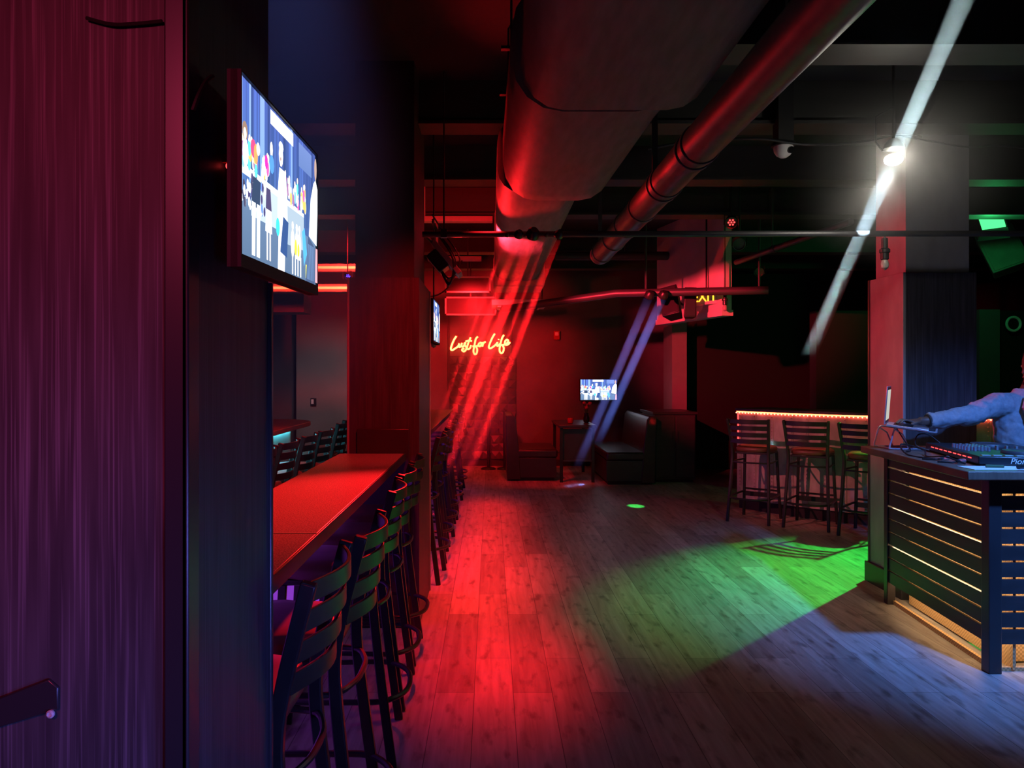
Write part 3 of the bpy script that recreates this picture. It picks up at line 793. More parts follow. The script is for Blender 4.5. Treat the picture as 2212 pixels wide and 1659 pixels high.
# ================================================================== LONG COUNTER
def counter(label, y0, y1):
    t = thing('bar_counter', label, 'bar counter', (-0.72, (y0 + y1) / 2, 0))
    MB().box(-0.925, -0.527, y0, y1, 1.028, 1.07).build('countertop', 'speckled_counter', t, bevel=0.004)
    MB().box(-0.527, -0.519, y0, y1, 1.026, 1.071).build('edge_trim', 'trim_metal', t, bevel=0.002)
    MB().box(-1.0, -0.925, y0, y1, 0, 1.028).build('front_panel', 'panel_black', t, smooth=0)
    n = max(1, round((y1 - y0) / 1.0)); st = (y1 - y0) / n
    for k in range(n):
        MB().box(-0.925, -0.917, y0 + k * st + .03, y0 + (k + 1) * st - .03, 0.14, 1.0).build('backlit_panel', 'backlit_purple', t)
    return t
t = counter('near part of the long red-lit counter, ending at the middle column', 1.69, 4.665)
MB().box(-0.925, -0.527, 2.31, 2.318, 1.0702, 1.0716).build('joint_strip', 'silver', t)
counter('far part of the long counter beyond the middle column', 5.515, 10.6)

# left bar with a rounded end
t = thing('bar_counter', 'left bar with a rounded end and cyan lit front', 'bar counter', (-2.4, 6.2, 0))
pts = [(-1.84, 4.2), (-1.84, 7.75)] + [(-1.84 - .5 + .5 * math.cos(R(a)), 7.75 + .5 * math.sin(R(a))) for a in range(15, 91, 15)] + [(-3.6, 8.25), (-3.6, 4.2)]
MB().prism(pts, 1.03, 1.075).build('countertop', 'booth_top', t, bevel=0.006)
MB().prism([(-2.03, 4.3), (-2.03, 7.75), (-2.25, 8.0), (-3.5, 8.0), (-3.5, 4.3)], 0, 1.03).build('front_panel', 'pale_paint', t, smooth=0)
MB().box(-2.025, -2.005, 4.4, 7.72, 1.0, 1.025).build('light_strip', 'led_cyan', t)
# red ceiling light bars of the left bar
for i, (py, x1, lab) in enumerate(((577, 767, 'upper glowing red light bar beside the large screen'), (621, 750, 'lower glowing red light bar beside the large screen'))):
    Y = 8.6; q0, q1 = P(560, py, Y), P(x1, py, Y)
    t = thing('light_bar', lab, 'light', ((q0.x + q1.x) / 2, Y, q0.z))
    MB().box(q0.x, q1.x, Y, Y + .02, q0.z - .014, q0.z + .010).build('tube', 'led_red', t)
    MB().box(q0.x - .01, q1.x + .02, Y + .02, Y + .10 + .1 * i, q0.z - .045, q0.z + .04).build('channel', 'pale_paint', t)
    MB().box(q0.x + .3, q0.x + .33, Y + .04 + .1 * i, Y + .07 + .1 * i, q0.z, 3.5).build('hanger', 'black_pipe', t)
q = P(751, 598, 8.3)
par('tiny violet spotlight between the two red light bars', q, (-2.5, 6, 1), 'glow_violet', 0.55)
t = thing('thermostat', 'small white-faced control on the grey wall behind the left stools', 'thermostat', P(677, 874, 12.28))
q = P(677, 868, 12.28)
MB().box(q.x - .045, q.x + .045, 12.26, 12.30, q.z - .06, q.z + .06).build('plate', 'black_plastic', t, bevel=0.004)
MB().box(q.x - .03, q.x + .01, 12.25, 12.262, q.z - .035, q.z + .04).build('face', 'white_plastic', t)
q = P(1202, 724, 13.03)
t = thing('wall_box', 'small red wall box between the neon sign and far screen', 'alarm', q)
MB().box(q.x - .05, q.x + .05, 12.97, 13.05, q.z - .08, q.z + .07).build('housing', 'red_glass', t, bevel=0.006)
MB().box(q.x - .03, q.x + .03, 12.955, 12.972, q.z - .01, q.z + .045).build('lens', 'white_plastic', t)

# stage light on the middle column, aimed right
RB = Vector((-0.33, 5.75, 2.42))
t = thing('light_bracket', 'tilted stage light frame with loose wires on the middle column', 'stage light', RB)
Mb = Matrix.Translation(RB) @ Matrix.Rotation(R(50), 4, 'Y')
MB().box(-.16, .16, -.14, .10, -.02, .02, Mb).build('panel', 'grey_wall_paint', t, bevel=0.005)
MB().box(-.10, .06, -.13, .06, -.11, -.02, Mb).build('body', 'black_plastic', t, bevel=0.008)
MB().tube([RB, RB + Vector((-.08, 0, .10)), (-0.475, 5.44, 2.55)], 0.014, 8).build('arm', 'black_pipe', t)
m = MB()
for k in range(4):
    s = random.uniform(-.05, .05)
    m.tube(catmull([(-0.42, 5.5, 2.7 + s), RB + Vector((-.02 + s, -.1, .18)), RB + Vector((.10 + s, -.14, -.02)), RB + Vector((.02, -.1, -.16 + s)), RB + Vector((-.08, -.05, .0))], 5), 0.006, 6)
m.build('wire', 'cable_black', t)

# ================================================================== FAR WALL
# faceted relief panel
t = thing('relief_panel', 'tall black wall panel with faceted triangles below the neon sign', 'wall panel', (-0.1, 13.0, 0.1))
x0, x1, z0, z1 = -0.70, 0.43, 0.12, 1.86
m = MB(); rnd = random.Random(3)
nx, nz = 8, 13
base = {}
for i in range(nx + 1):
    for j in range(nz + 1):
        base[i, j] = Vector((x0 + (x1 - x0) * i / nx, 13.0 - (0.0 if (i + j) % 2 else 0.015), z0 + (z1 - z0) * j / nz))
for i in range(nx):
    for j in range(nz):
        c = (base[i, j] + base[i + 1, j + 1]) / 2 + Vector((rnd.uniform(-.05, .05), -rnd.uniform(.02, .06), rnd.uniform(-.05, .05)))
        a, b2, d2, e2 = base[i, j], base[i + 1, j], base[i + 1, j + 1], base[i, j + 1]
        m.add([a, b2, d2, e2, c], [(0, 1, 4), (1, 2, 4), (2, 3, 4), (3, 0, 4)])
m.build('facets', 'relief_panel', t, smooth=0)
MB().box(x0, x1, 13.0, 13.045, z0, z1).build('backing', 'panel_black', t)
tag(MB().box(-0.70, 0.36, 12.99, 13.045, 1.865, 2.62).build('sign_board', 'back_wall_paint', bevel=0.003), 'plain dark board behind the neon lettering', 'board')
# neon lettering
t = thing('neon_sign', 'glowing red neon sign in handwriting on the far wall', 'neon sign', (-0.15, 12.95, 1.9))
def S(pts): return [((940 + x / 11.06), (690 + y / 11.06)) for x, y in pts]
strokes = [
    [(508, 400), (455, 480), (410, 580), (378, 680), (385, 728), (425, 728), (480, 692), (545, 645), (580, 575), (562, 635), (585, 660), (625, 620), (640, 560), (628, 630), (655, 655), (700, 610), (728, 545)],
    [(735, 560), (700, 575), (705, 620), (745, 660), (735, 725), (690, 765), (645, 740), (655, 705), (700, 700)],
    [(850, 428), (805, 525), (768, 640), (765, 700), (795, 712), (835, 680), (858, 612)],
    [(725, 530), (800, 508), (880, 518)],
    [(1022, 412), (975, 460), (950, 560), (925, 690), (915, 770), (945, 830), (985, 818), (1005, 740), (985, 665), (940, 640), (890, 645)],
    [(960, 640), (1020, 625), (1055, 560), (1035, 610), (1060, 645), (1100, 610), (1095, 560), (1060, 555)],
    [(1095, 580), (1135, 560), (1130, 650), (1140, 600), (1170, 550), (1210, 535)],
    [(1425, 340), (1365, 440), (1312, 560), (1282, 655), (1305, 692), (1365, 668), (1450, 600), (1490, 545), (1470, 610), (1500, 632), (1545, 580)],
    [(1522, 470), (1512, 490)],
    [(1645, 372), (1600, 440), (1565, 560), (1540, 690), (1545, 770), (1580, 805), (1620, 780), (1640, 690), (1605, 620), (1540, 610)],
    [(1600, 615), (1660, 600), (1725, 560), (1745, 505), (1705, 485), (1665, 540), (1680, 605), (1735, 600), (1790, 545)],
]
m, mb = MB(), MB()
for st in strokes:
    pts = [P(x, y, 12.93) for x, y in S(st)]
    pts = catmull(pts, 5) if len(pts) > 2 else pts
    m.tube(pts, 0.0165, 8)
    bp = [Vector((p.x + .018, 12.965, p.z + .012)) for p in pts]
    mb.tube(bp, 0.021, 8)
m.build('lettering', 'neon_red', t, smooth=60)
mb.build('backing', 'acrylic_back', t, smooth=60)
cable('thin red-lit cord rising from the neon sign along the board edge', [(-0.72, 12.97, 1.3), (-0.72, 12.97, 2.0), (-0.715, 12.97, 2.75)], 0.007, 3)

# rope posts
for i, (px, lab) in enumerate(((1055, 'slim rope post with a round base left of the bench'), (1090, 'slim rope post standing closest to the bench back'))):
    q = P(px, 1008, 12.55); q.z = 0
    t = thing('rope_post', lab, 'post', q)
    MB().lathe([(.125, 0), (.125, .012), (.10, .03), (.03, .045)], q, 24).build('base', 'black_plastic', t)
    MB().cyl(q + Vector((0, 0, .04)), q + Vector((0, 0, .95)), 0.024, n=14).build('pole', 'black_plastic', t)
    MB().lathe([(.024, .93), (.035, .94), (.035, .97), (.012, 1.0)], q, 16).build('cap', 'black_plastic', t)
# benches
def bench(label, x0, x1, y0, y1, back_left):
    t = thing('banquette', label, 'bench', ((x0 + x1) / 2, (y0 + y1) / 2, 0))
    bx0, bx1 = (x0, x0 + .16) if back_left else (x1 - .16, x1)
    sx0, sx1 = (x0 + .14, x1) if back_left else (x0, x1 - .14)
    MB().box(sx0, sx1 - .02 if back_left else sx1, y0 + .01, y1, 0.05, 0.34).build('base', 'panel_black', t, bevel=0.004)
    MB().box(sx0 + .03, sx1 - .05, y0 + .05, y1, 0.0, 0.05).build('plinth', 'black_paint', t)
    MB().box(sx0, sx1, y0, y1, 0.34, 0.46).build('seat', 'black_leather', t, bevel=0.03, seg=3)
    s = 1 if back_left else -1
    m = MB(); xo = bx0 if back_left else bx1
    prof = [(xo, 0.02), (xo + s * .20, 0.02), (xo + s * .17, .5), (xo + s * .12, .92), (xo + s * .08, .97), (xo - s * .02, .96)]
    m.rings([[Vector((x, yy, z)) for x, z in prof] for yy in (y0, y1)])
    m.build('backrest', 'black_leather', t, bevel=0.015, seg=3)
    return t
bench('left black booth bench with a red lit seat edge', 0.24, 0.98, 11.15, 12.3, True)
bench('right black booth bench facing the other across the table', 1.63, 2.32, 10.75, 12.55, False)
t = thing('dining_table', 'dark booth table between the two benches', 'table', (1.25, 11.6, 0))
MB().box(0.98, 1.52, 10.98, 12.3, 0.79, 0.83).build('tabletop', 'panel_black', t, bevel=0.006)
for x in (1.02, 1.475):
    for y in (11.03, 12.2):
        MB().box(x - .022, x + .022, y - .022, y + .022, 0, .79).build('leg', 'black_plastic', t)
m = MB(); m.box(1.02, 1.475, 11.02, 11.04, 0.30, 0.325); m.box(1.02, 1.475, 12.19, 12.21, 0.30, 0.325); m.build('stretcher', 'trim_metal', t)
MB().box(1.04, 1.455, 11.05, 11.07, 0.325, 0.77).build('modesty_panel', 'panel_black', t)
q = Vector((1.62 - .18, 11.5, .83))
t = thing('flower_vase', 'small vase of reddish flowers on the booth table', 'vase', q)
MB().lathe([(.03, 0), (.045, .02), (.05, .07), (.03, .13), (.035, .15)], q, 16).build('vase', 'dark_glass', t)
rnd = random.Random(4)
for k in range(9):
    a = rnd.uniform(0, 6.28); r = rnd.uniform(0, .07); z = rnd.uniform(.19, .32)
    MB().ball(q + Vector((r * math.cos(a), r * math.sin(a), z)), (.028, .028, .024), 8, 6).build('blossom', 'flower_red', t)
m = MB()
for k in range(9):
    a = rnd.uniform(0, 6.28); r = rnd.uniform(0.01, .06)
    m.tube([q + Vector((0, 0, .1)), q + Vector((r * math.cos(a), r * math.sin(a), .28))], .004, 5)
m.build('stem', 'leaf', t)
q = Vector((1.18, 11.3, .83))
t = thing('candle_holder', 'squat red glass candle holder on the booth table', 'candle', q)
MB().lathe([(.03, 0), (.04, .01), (.045, .05), (.038, .085), (.034, .085), (.034, .03)], q, 16).build('glass', 'red_glass', t)
MB().lathe([(.03, .01), (.03, .05), (.002, .052)], q, 12).build('candle', 'paper', t)
t = thing('cabinet', 'low dark cabinet standing behind the right bench', 'cabinet', (2.7, 11.4, 0))
MB().box(2.36, 2.95, 11.0, 11.9, 0.04, 0.98).build('body', 'dark_board', t, bevel=0.006)
MB().box(2.33, 2.98, 10.97, 11.93, 0.98, 1.02).build('top', 'panel_black', t, bevel=0.006)
MB().box(2.39, 2.92, 11.04, 11.86, 0, 0.04).build('plinth', 'black_paint', t)
for x in (2.375, 2.665):
    d_ = MB().box(x, x + .27, 10.985, 11.0, .07, .95).build('door', 'dark_board', t, bevel=0.004)
    xx = x + .24 if x < 2.5 else x + .03
    MB().cyl((xx, 10.97, .60), (xx, 10.97, .74), .006, n=8).build('handle', 'trim_metal', d_)

# ================================================================== RIVETED BAR (right)
t = thing('riveted_bar', 'curved bar with riveted metal front and red light string under its top', 'bar', (3.4, 8.5, 0))
ctrl = [(2.87, 8.9), (3.09, 8.58), (3.40, 8.22), (3.85, 7.84), (4.40, 7.55), (5.0, 7.4)]
arc = [(p.x, p.y) for p in catmull([(x, y, 0) for x, y in ctrl], 6)]
def offset(line, dist):
    out = []
    for i, p in enumerate(line):
        a = Vector(line[max(i - 1, 0)]); b = Vector(line[min(i + 1, len(line) - 1)])
        dd = (b - a).normalized(); nn = Vector((-dd.y, dd.x))
        out.append((p[0] + nn.x * dist, p[1] + nn.y * dist))
    return out
def band(d0, d1, z0, z1):
    A, B = offset(arc, d0), offset(arc, d1)
    m = MB()
    m.rings([[Vector((*A[i], z0)), Vector((*B[i], z0)), Vector((*B[i], z1)), Vector((*A[i], z1))] for i in range(len(arc))])
    return m
m = band(0.0, 0.05, 0.12, 1.125)
# seams and rivets of the sheets belong to the panel
A = offset(arc, -0.004)
acc = 0; last = -0.12
for i in range(len(arc)):
    if i: acc += (Vector(arc[i]) - Vector(arc[i - 1])).length
    if acc - last > 0.155:
        last = acc
        for j in range(24):
            m.ball((A[i][0], A[i][1], 0.16 + j * .04), 0.0075, 6, 4)
        for j in range(1):
            dd = Vector(arc[min(i + 1, len(arc) - 1)]) - Vector(arc[max(i - 1, 0)]); dd.normalize()
            p = Vector(A[i]) + dd * 0.02
            m.box(p.x - .003, p.x + .003, p.y - .003, p.y + .003, .125, 1.12)
m.build('front_panel', 'riveted_sheet', t, smooth=40)
band(0.04, 0.10, 0.0, 0.125).build('toe_kick', 'black_paint', t)
band(-0.035, 0.50, 1.135, 1.165).build('countertop', 'panel_black', t, bevel=0.004)
band(0.05, 0.42, 0.02, 1.13).build('body', 'black_paint', t)
A = offset(arc, -0.012); m = MB(); acc = 0; last = -1
for i in range(len(arc) - 1):
    a, b2 = Vector(A[i]), Vector(A[i + 1]); L = (b2 - a).length; k = 0
    while acc <= L:
        p = a.lerp(b2, acc / L); m.ball((p.x, p.y, 1.112), 0.0075, 8, 6); acc += 0.042
    acc -= L
m.build('light_string', 'led_dot', t)
band(-0.008, 0.0, 1.118, 1.132).build('light_strip', 'led_red', t)
p = arc[0]
MB().box(p[0] + .0, p[0] + .012, p[1] - .025, p[1] - .013, .80, 1.11).build('end_strip', 'glow_red', t)

# ================================================================== DJ STAND
t = thing('dj_stand', 'DJ stand clad in black slats with warm light behind them', 'DJ stand', (3.0, 4.5, 0))
topo = [(2.40, 3.84), (2.535, 5.235), (3.15, 5.235), (3.15, 4.62), (4.7, 4.62), (4.7, 3.84)]
MB().prism(topo, 1.02, 1.065).build('countertop', 'booth_top', t, bevel=0.005)
NA, FA = Vector((2.592, 3.965)), Vector((2.69, 5.20))
dl = (FA - NA).normalized(); nl = Vector((dl.y, -dl.x)) * 1.0   # nl points to +X (inside)
def lslab(s0, s1, d0, d1, z0, z1, m):
    ps = [NA + dl * s + nl * dd for s, dd in ((s0, d0), (s1, d0), (s1, d1), (s0, d1))]
    m.prism([(p.x, p.y) for p in ps], z0, z1)
Ln = (FA - NA).length
nb = 10; zb, zt = 0.15, 1.02; step = (zt - zb) / nb
for k in range(nb):
    m = MB(); lslab(0.02, Ln - .01, 0.0, 0.016, zb + k * step, zb + (k + 1) * step - 0.011, m)
    m.build('slat', 'dark_board', t, smooth=0)
    MB().box(NA.x + .04, 4.65, NA.y + .005, NA.y + .021, zb + k * step, zb + (k + 1) * step - 0.011).build('slat', 'dark_board', t, smooth=0)
MB().box(NA.x - .012, NA.x + .055, NA.y - .012, NA.y + .055, 0, 1.02).build('post', 'panel_black', t, bevel=0.004)
m = MB(); lslab(Ln - .045, Ln + .01, -.01, .045, 0.0, 1.02, m); m.build('post', 'panel_black', t, bevel=0.004)
MB().box(4.6, 4.66, NA.y, NA.y + .06, 0, 1.02).build('post', 'panel_black', t, bevel=0.004)
m = MB(); lslab(0.03, Ln - .05, 0.13, 0.145, 0.012, 1.0, m); m.build('inner_panel', 'woven_mesh', t, smooth=0)
MB().box(NA.x + .16, 4.6, NA.y + .14, NA.y + .155, 0.012, 1.0).build('inner_panel', 'woven_mesh', t, smooth=0)
m = MB(); lslab(0.06, Ln - .06, 0.100, 0.112, 0.985, 0.995, m); lslab(0.06, Ln - .06, 0.018, 0.026, 0.975, 0.985, m); lslab(0.06, Ln - .06, 0.018, 0.026, 0.155, 0.165, m)
for z in (.41, .67): lslab(0.06, Ln - .06, 0.018, 0.026, z, z + .01, m)
m.build('light_strip', 'led_warm', t)
m = MB(); m.box(NA.x + .12, 4.55, NA.y + .11, NA.y + .12, 0.985, 0.995); m.box(NA.x + .12, 4.55, NA.y + .024, NA.y + .030, 0.155, 0.165); m.box(NA.x + .12, 4.55, NA.y + .024, NA.y + .03, 0.975, 0.985); m.box(NA.x + .12, 4.55, NA.y + .024, NA.y + .03, 0.415, 0.425); m.box(NA.x + .12, 4.55, NA.y + .024, NA.y + .03, 0.675, 0.685)
m.build('light_strip', 'led_warm', t)
m = MB(); lslab(0.03, Ln - .03, 0.03, 0.05, 0.0, 0.028, m); m.build('bottom_rail', 'woven_mesh', t, smooth=0)
MB().box(NA.x + .06, 4.6, NA.y + .03, NA.y + .05, 0.0, 0.02).build('bottom_rail', 'woven_mesh', t, smooth=0)

TZ = 1.065
# controller: long box, its short end toward the camera
org = Vector((2.60, 4.07, TZ)); Mc = Matrix.Translation(org) @ Matrix.Rotation(R(-13), 4, 'Z')
t = thing('dj_controller', 'black DJ controller with knobs and a jog wheel on the stand', 'DJ controller', org)
MB().box(0, .50, 0, .86, .006, .052, Mc).build('body', 'black_plastic', t, bevel=0.006)
m = MB()
for x in (.03, .47):
    for y in (.03, .83): m.cyl(Mc @ Vector((x, y, 0)), Mc @ Vector((x, y, .008)), .012, n=10)
m.build('foot', 'soft_plastic', t)
for y in (.20, .66):
    MB().lathe([(.105, .052), (.105, .060), (.098, .070), (.06, .072), (.055, .068), (.004, .068)], (.29, y, 0), 28, Mc).build('jog_wheel', 'soft_plastic', t)
for i in range(6):
    for j in range(4):
        MB().lathe([(.010, .052), (.009, .074), (.002, .076)], (.06 + .035 * j, .38 + .045 * i - .06, 0), 10, Mc).build('knob', 'silver', t)
for j in range(4):
    MB().box(.19 + .05 * j, .20 + .05 * j, .415, .44, .052, .075, Mc).build('fader', 'silver', t)
for i in range(8):
    MB().box(.03 + .055 * i, .07 + .055 * i, .035, .065, .052, .056, Mc).build('pad', 'aluminium', t)
m = MB()
for i in range(9): m.box(-.001, .003, .10 + .075 * i, .15 + .075 * i, .030, .036, Mc)
m.build('indicator_row', 'glow_red', t)
text_mesh('lettering', 'Pioneer Dj', 0.042, 'paper', t, Mc @ Matrix.Translation((.24, -0.0012, .028)) @ Matrix.Rotation(R(90), 4, 'X'), shear=0.25)
# player beyond it
org = Vector((3.36, 4.1, TZ)); Mp = Matrix.Translation(org) @ Matrix.Rotation(R(-4), 4, 'Z')
t = thing('media_player', 'flat black media player right of the controller', 'media player', org)
MB().box(0, .34, 0, .40, .004, .085, Mp).build('body', 'black_plastic', t, bevel=0.006)
MB().lathe([(.11, .085), (.11, .095), (.10, .104), (.004, .104)], (.17, .16, 0), 28, Mp).build('jog_wheel', 'aluminium', t)
MB().box(.06, .28, .30, .38, .085, .10, Mp).build('display', 'dark_glass', t)
m = MB()
for x in (.03, .31):
    for y in (.03, .37): m.cyl(Mp @ Vector((x, y, 0)), Mp @ Vector((x, y, .006)), .012, n=8)
m.build('foot', 'soft_plastic', t)
# paper sheet and small things on it
tag(MB().box(2.47, 2.88, 3.90, 4.05, TZ, TZ + .003, None).build('paper_sheet', 'paper', smooth=0), 'pale sheet lying on the near corner of the DJ stand', 'paper')
q = Vector((2.72, 3.91, TZ + .003))
t = thing('bottle_opener', 'small silver opener with dark handle lying on the pale sheet', 'opener', q)
MB().tube([q + Vector((-.02, 0, .012)), q + Vector((.05, .02, .012)), q + Vector((.09, .03, .014))], .012, 8).build('handle', 'black_plastic', t)
MB().tube(catmull([q + Vector((.08, .03, .014)), q + Vector((.11, .045, .03)), q + Vector((.12, .03, .04)), q + Vector((.10, .02, .03))], 4), .007, 6).build('head', 'silver', t)
q = Vector((2.58, 3.98, TZ + .003))
tag(MB().tube([q + Vector((0, 0, .008)), q + Vector((.08, -.02, .008))], .008, 8).build('marker_pen', 'leaf'), 'greenish marker pen lying on the pale sheet', 'pen')
# laptop on a folding stand
q = Vector((2.60, 5.0, TZ))
t = thing('laptop_stand', 'folding wire laptop stand at the far end of the DJ stand', 'laptop stand', q)
zt_ = 1.215
for y in (4.93, 5.13):
    MB().tube(catmull([(2.84, y, TZ + .008), (2.60, y, TZ + .008), (2.575, y, TZ + .02), (2.585, y, TZ + .06), (2.60, y, zt_ - .03), (2.62, y, zt_ - .008), (2.66, y, zt_ - .010), (2.86, y, zt_ - .036), (2.875, y, zt_ - .03), (2.88, y, zt_ - .012)], 4), .006, 8).build('side_frame', 'aluminium', t)
    MB().tube([(2.60, y, zt_ - .01), (2.66, y, TZ + .10), (2.70, y, TZ + .006)], .005, 8).build('brace', 'aluminium', t)
MB().tube([(2.60, 4.93, TZ + .008), (2.60, 5.13, TZ + .008)], .006, 8).build('crossbar', 'aluminium', t)
t = thing('laptop', 'open laptop seen edge-on, reached by the DJ hand', 'laptop', (2.72, 5.0, zt_ + .004))
Ml = Matrix.Translation((2.61, 5.03, zt_ + .007)) @ Matrix.Rotation(R(-30), 4, 'Z') @ Matrix.Rotation(R(7), 4, 'Y')
MB().box(0, .24, -.16, .16, 0, .014, Ml).build('base', 'aluminium', t, bevel=0.003)
MB().box(.04, .15, -.14, .14, .0142, .016, Ml).build('keyboard', 'black_plastic', t)
Ms = Matrix.Translation((2.608, 5.03, zt_ + .017)) @ Matrix.Rotation(R(-31), 4, 'Z') @ Matrix.Rotation(R(4), 4, 'Y')
MB().box(-.008, 0, -.16, .16, 0, .245, Ms).build('lid', 'aluminium', t, bevel=0.002)
MB().box(0, .001, -.152, .152, .008, .238, Ms).build('bezel', 'black_plastic', t)
MB().box(.001, .0014, -.148, .148, .025, .222, Ms).build('screen', 'screen_pale', t)
# cables and small boxes on the stand
cable('black cable looping on the DJ stand before the laptop stand', [(2.53, 4.35, TZ + .006), (2.51, 4.6, TZ + .006), (2.58, 4.80, TZ + .05), (2.64, 4.66, TZ + .03), (2.57, 4.50, TZ + .006), (2.53, 4.25, TZ + .03), (2.56, 4.12, TZ + .006)], .005)
cable('thin cable hanging from the laptop down to the DJ stand', [(2.63, 4.95, zt_ - .01), (2.64, 4.90, 1.15), (2.66, 4.84, TZ + .01), (2.60, 4.78, TZ + .006), (2.56, 4.72, TZ + .006)], .004)
cable('thin cable arched above the back of the DJ controller', [(2.88, 4.9, TZ + .05), (2.82, 4.92, TZ + .10), (2.74, 4.9, TZ + .10), (2.70, 4.85, TZ + .04), (2.76, 4.8, TZ + .01)], .004)
q = Vector((2.68, 4.50, TZ + .054))
for i, (dx, dy, lab) in enumerate(((-.10, -.12, 'silver cable plug lying nearest the pale sheet'), (-.10, .03, 'silver cable plug lying beside the red indicators'))):
    q = Vector((2.66 + dx, 4.30 + dy, TZ + .012))
    t = thing('cable_plug', lab, 'plug', q)
    MB().cyl(q, q + Vector((.05, .03, .0)), .012, n=10).build('shell', 'silver', t)
    MB().tube([q, q + Vector((-.05, -.02, -.004)), q + Vector((-.09, .04, -.006))], .005, 6).build('cord', 'cable_black', t)

# ================================================================== DJ (person)
def loft(m, secs, n=24):
    # stacked ellipses: (z, cx, cy, rx, ry)
    m.rings([[Vector((cx + rx * math.cos(6.28319 * k / n), cy + ry * math.sin(6.28319 * k / n), z)) for k in range(n)] for z, cx, cy, rx, ry in secs])
def limb(m, pts, radii, n=16, k=5):
    P3 = catmull(pts, k); Rr = catmull([(r, 0, 0) for r in radii], k)
    m.tube(P3, [v.x for v in Rr], n)
def fuse(m, name, material, parent, voxel=0.006, relax=4):
    # one continuous surface from overlapping closed shapes
    o = m.build(name, material, parent, smooth=0)
    md = o.modifiers.new('fuse', 'REMESH'); md.mode = 'VOXEL'; md.voxel_size = voxel
    if relax:
        sm = o.modifiers.new('relax', 'SMOOTH'); sm.factor = 0.5; sm.iterations = relax
    bpy.context.view_layer.update()
    ev = bpy.data.meshes.new_from_object(o.evaluated_get(bpy.context.evaluated_depsgraph_get()))
    old = o.data; o.modifiers.clear(); o.data = ev; bpy.data.meshes.remove(old); ev.name = name
    for p in ev.polygons: p.use_smooth = True
    return o
pc = Vector((3.52, 5.0, 0))
dj = thing('person', 'person in a pale open jacket reaching across to the laptop', 'person', pc)
# right hand fingers: separate chains rooted in the palm, joined into the body mesh
def finger(base, pts, r0):
    m = MB(); pts = catmull([Vector(p) for p in [base] + pts], 4); n = len(pts)
    m.tube(pts, [r0 * (1 - .3 * i / n) if i < n - 1 else r0 * .35 for i in range(n)], 10)
    return m
def hand(kx, ky, kz, dx, dy, sgn):
    fm = MB(); dirv = Vector((dx, dy, 0)).normalized(); side = Vector((-dirv.y, dirv.x, 0)) * sgn
    for k, (off, ln) in enumerate(((.030, .072), (.011, .080), (-.009, .075), (-.028, .058))):
        b = Vector((kx, ky, kz)) - dirv * .02 + side * off
        fm2 = finger(b, [b + dirv * (.02 + ln * .42) + Vector((0, 0, .012)) + side * off * .12, b + dirv * (.02 + ln * .75) + Vector((0, 0, .002)) + side * off * .25, b + dirv * (.02 + ln * .94) + Vector((0, 0, -.016)) + side * off * .3], .0092)
        fm.add(fm2.v, fm2.f)
    b = Vector((kx, ky, kz)) - dirv * .065 + side * .02
    fm2 = finger(b, [b + dirv * .025 + side * .028, b + dirv * .055 + side * .038 + Vector((0, 0, -.006)), b + dirv * .075 + side * .036 + Vector((0, 0, -.014))], .0105)
    fm.add(fm2.v, fm2.f)
    return fm
def face_parts():
    fm = MB()
    # nose, brow, chin, ears as closed shapes sunk into the head, looking to -X
    fm.rings([[Vector((3.510, 4.995 + w * math.cos(a), 1.575 + hh * math.sin(a) + dz)) + Vector((dx, 0, 0)) for a in [6.283 * k / 8 for k in range(8)]] for dx, w, hh, dz in ((.0, .022, .034, .010), (-.018, .017, .024, .004), (-.030, .012, .015, -.006), (-.035, .005, .007, -.009))])
    fm.ball((3.517, 4.995, 1.508), (.030, .034, .024), 12, 8)
    fm.ball((3.517, 4.995, 1.628), (.026, .055, .014), 12, 8)
    for s in (-1, 1):
        fm.ball((3.590, 4.995 + s * .078, 1.60), (.020, .010, .032), 10, 8)
    return fm
bm_ = MB()
loft(bm_, [(.86, 3.53, 5.02, .155, .10), (.95, 3.53, 5.02, .16, .105), (1.08, 3.525, 5.02, .135, .095), (1.22, 3.515, 5.02, .155, .105), (1.34, 3.51, 5.02, .165, .09), (1.40, 3.515, 5.02, .11, .07), (1.43, 3.525, 5.015, .065, .06), (1.47, 3.54, 5.01, .055, .057), (1.53, 3.565, 5.0, .055, .057), (1.57, 3.58, 4.995, .05, .05)])
loft(bm_, [(1.487, 3.548, 4.995, .022, .026), (1.495, 3.55, 4.995, .040, .040), (1.515, 3.556, 4.995, .058, .054), (1.545, 3.57, 4.995, .078, .064), (1.58, 3.578, 4.995, .090, .070), (1.615, 3.582, 4.995, .096, .075), (1.65, 3.585, 4.995, .098, .077), (1.685, 3.588, 4.995, .090, .071), (1.71, 3.59, 4.995, .068, .055), (1.724, 3.59, 4.995, .03, .025)])
limb(bm_, [(3.40, 5.02, 1.36), (3.335, 5.01, 1.36), (3.21, 4.98, 1.32), (3.09, 4.955, 1.285), (2.95, 4.96, 1.265), (2.83, 4.965, 1.252), (2.79, 4.965, 1.250)], [.055, .056, .048, .043, .040, .029, .028])
limb(bm_, [(3.62, 5.02, 1.36), (3.69, 5.02, 1.36), (3.76, 5.0, 1.23), (3.80, 4.97, 1.12), (3.73, 4.86, 1.10), (3.675, 4.775, 1.10), (3.66, 4.75, 1.10)], [.055, .056, .048, .043, .038, .029, .028])
for (xh, xk, xa) in ((3.44, 3.42, 3.41), (3.62, 3.63, 3.64)):
    limb(bm_, [(xh, 5.02, .92), (xh, 5.02, .80), (xk, 4.995, .50), ((xk + xa) / 2, 5.02, .32), (xa, 5.03, .10), (xa, 5.03, .06)], [.09, .095, .062, .058, .040, .042])
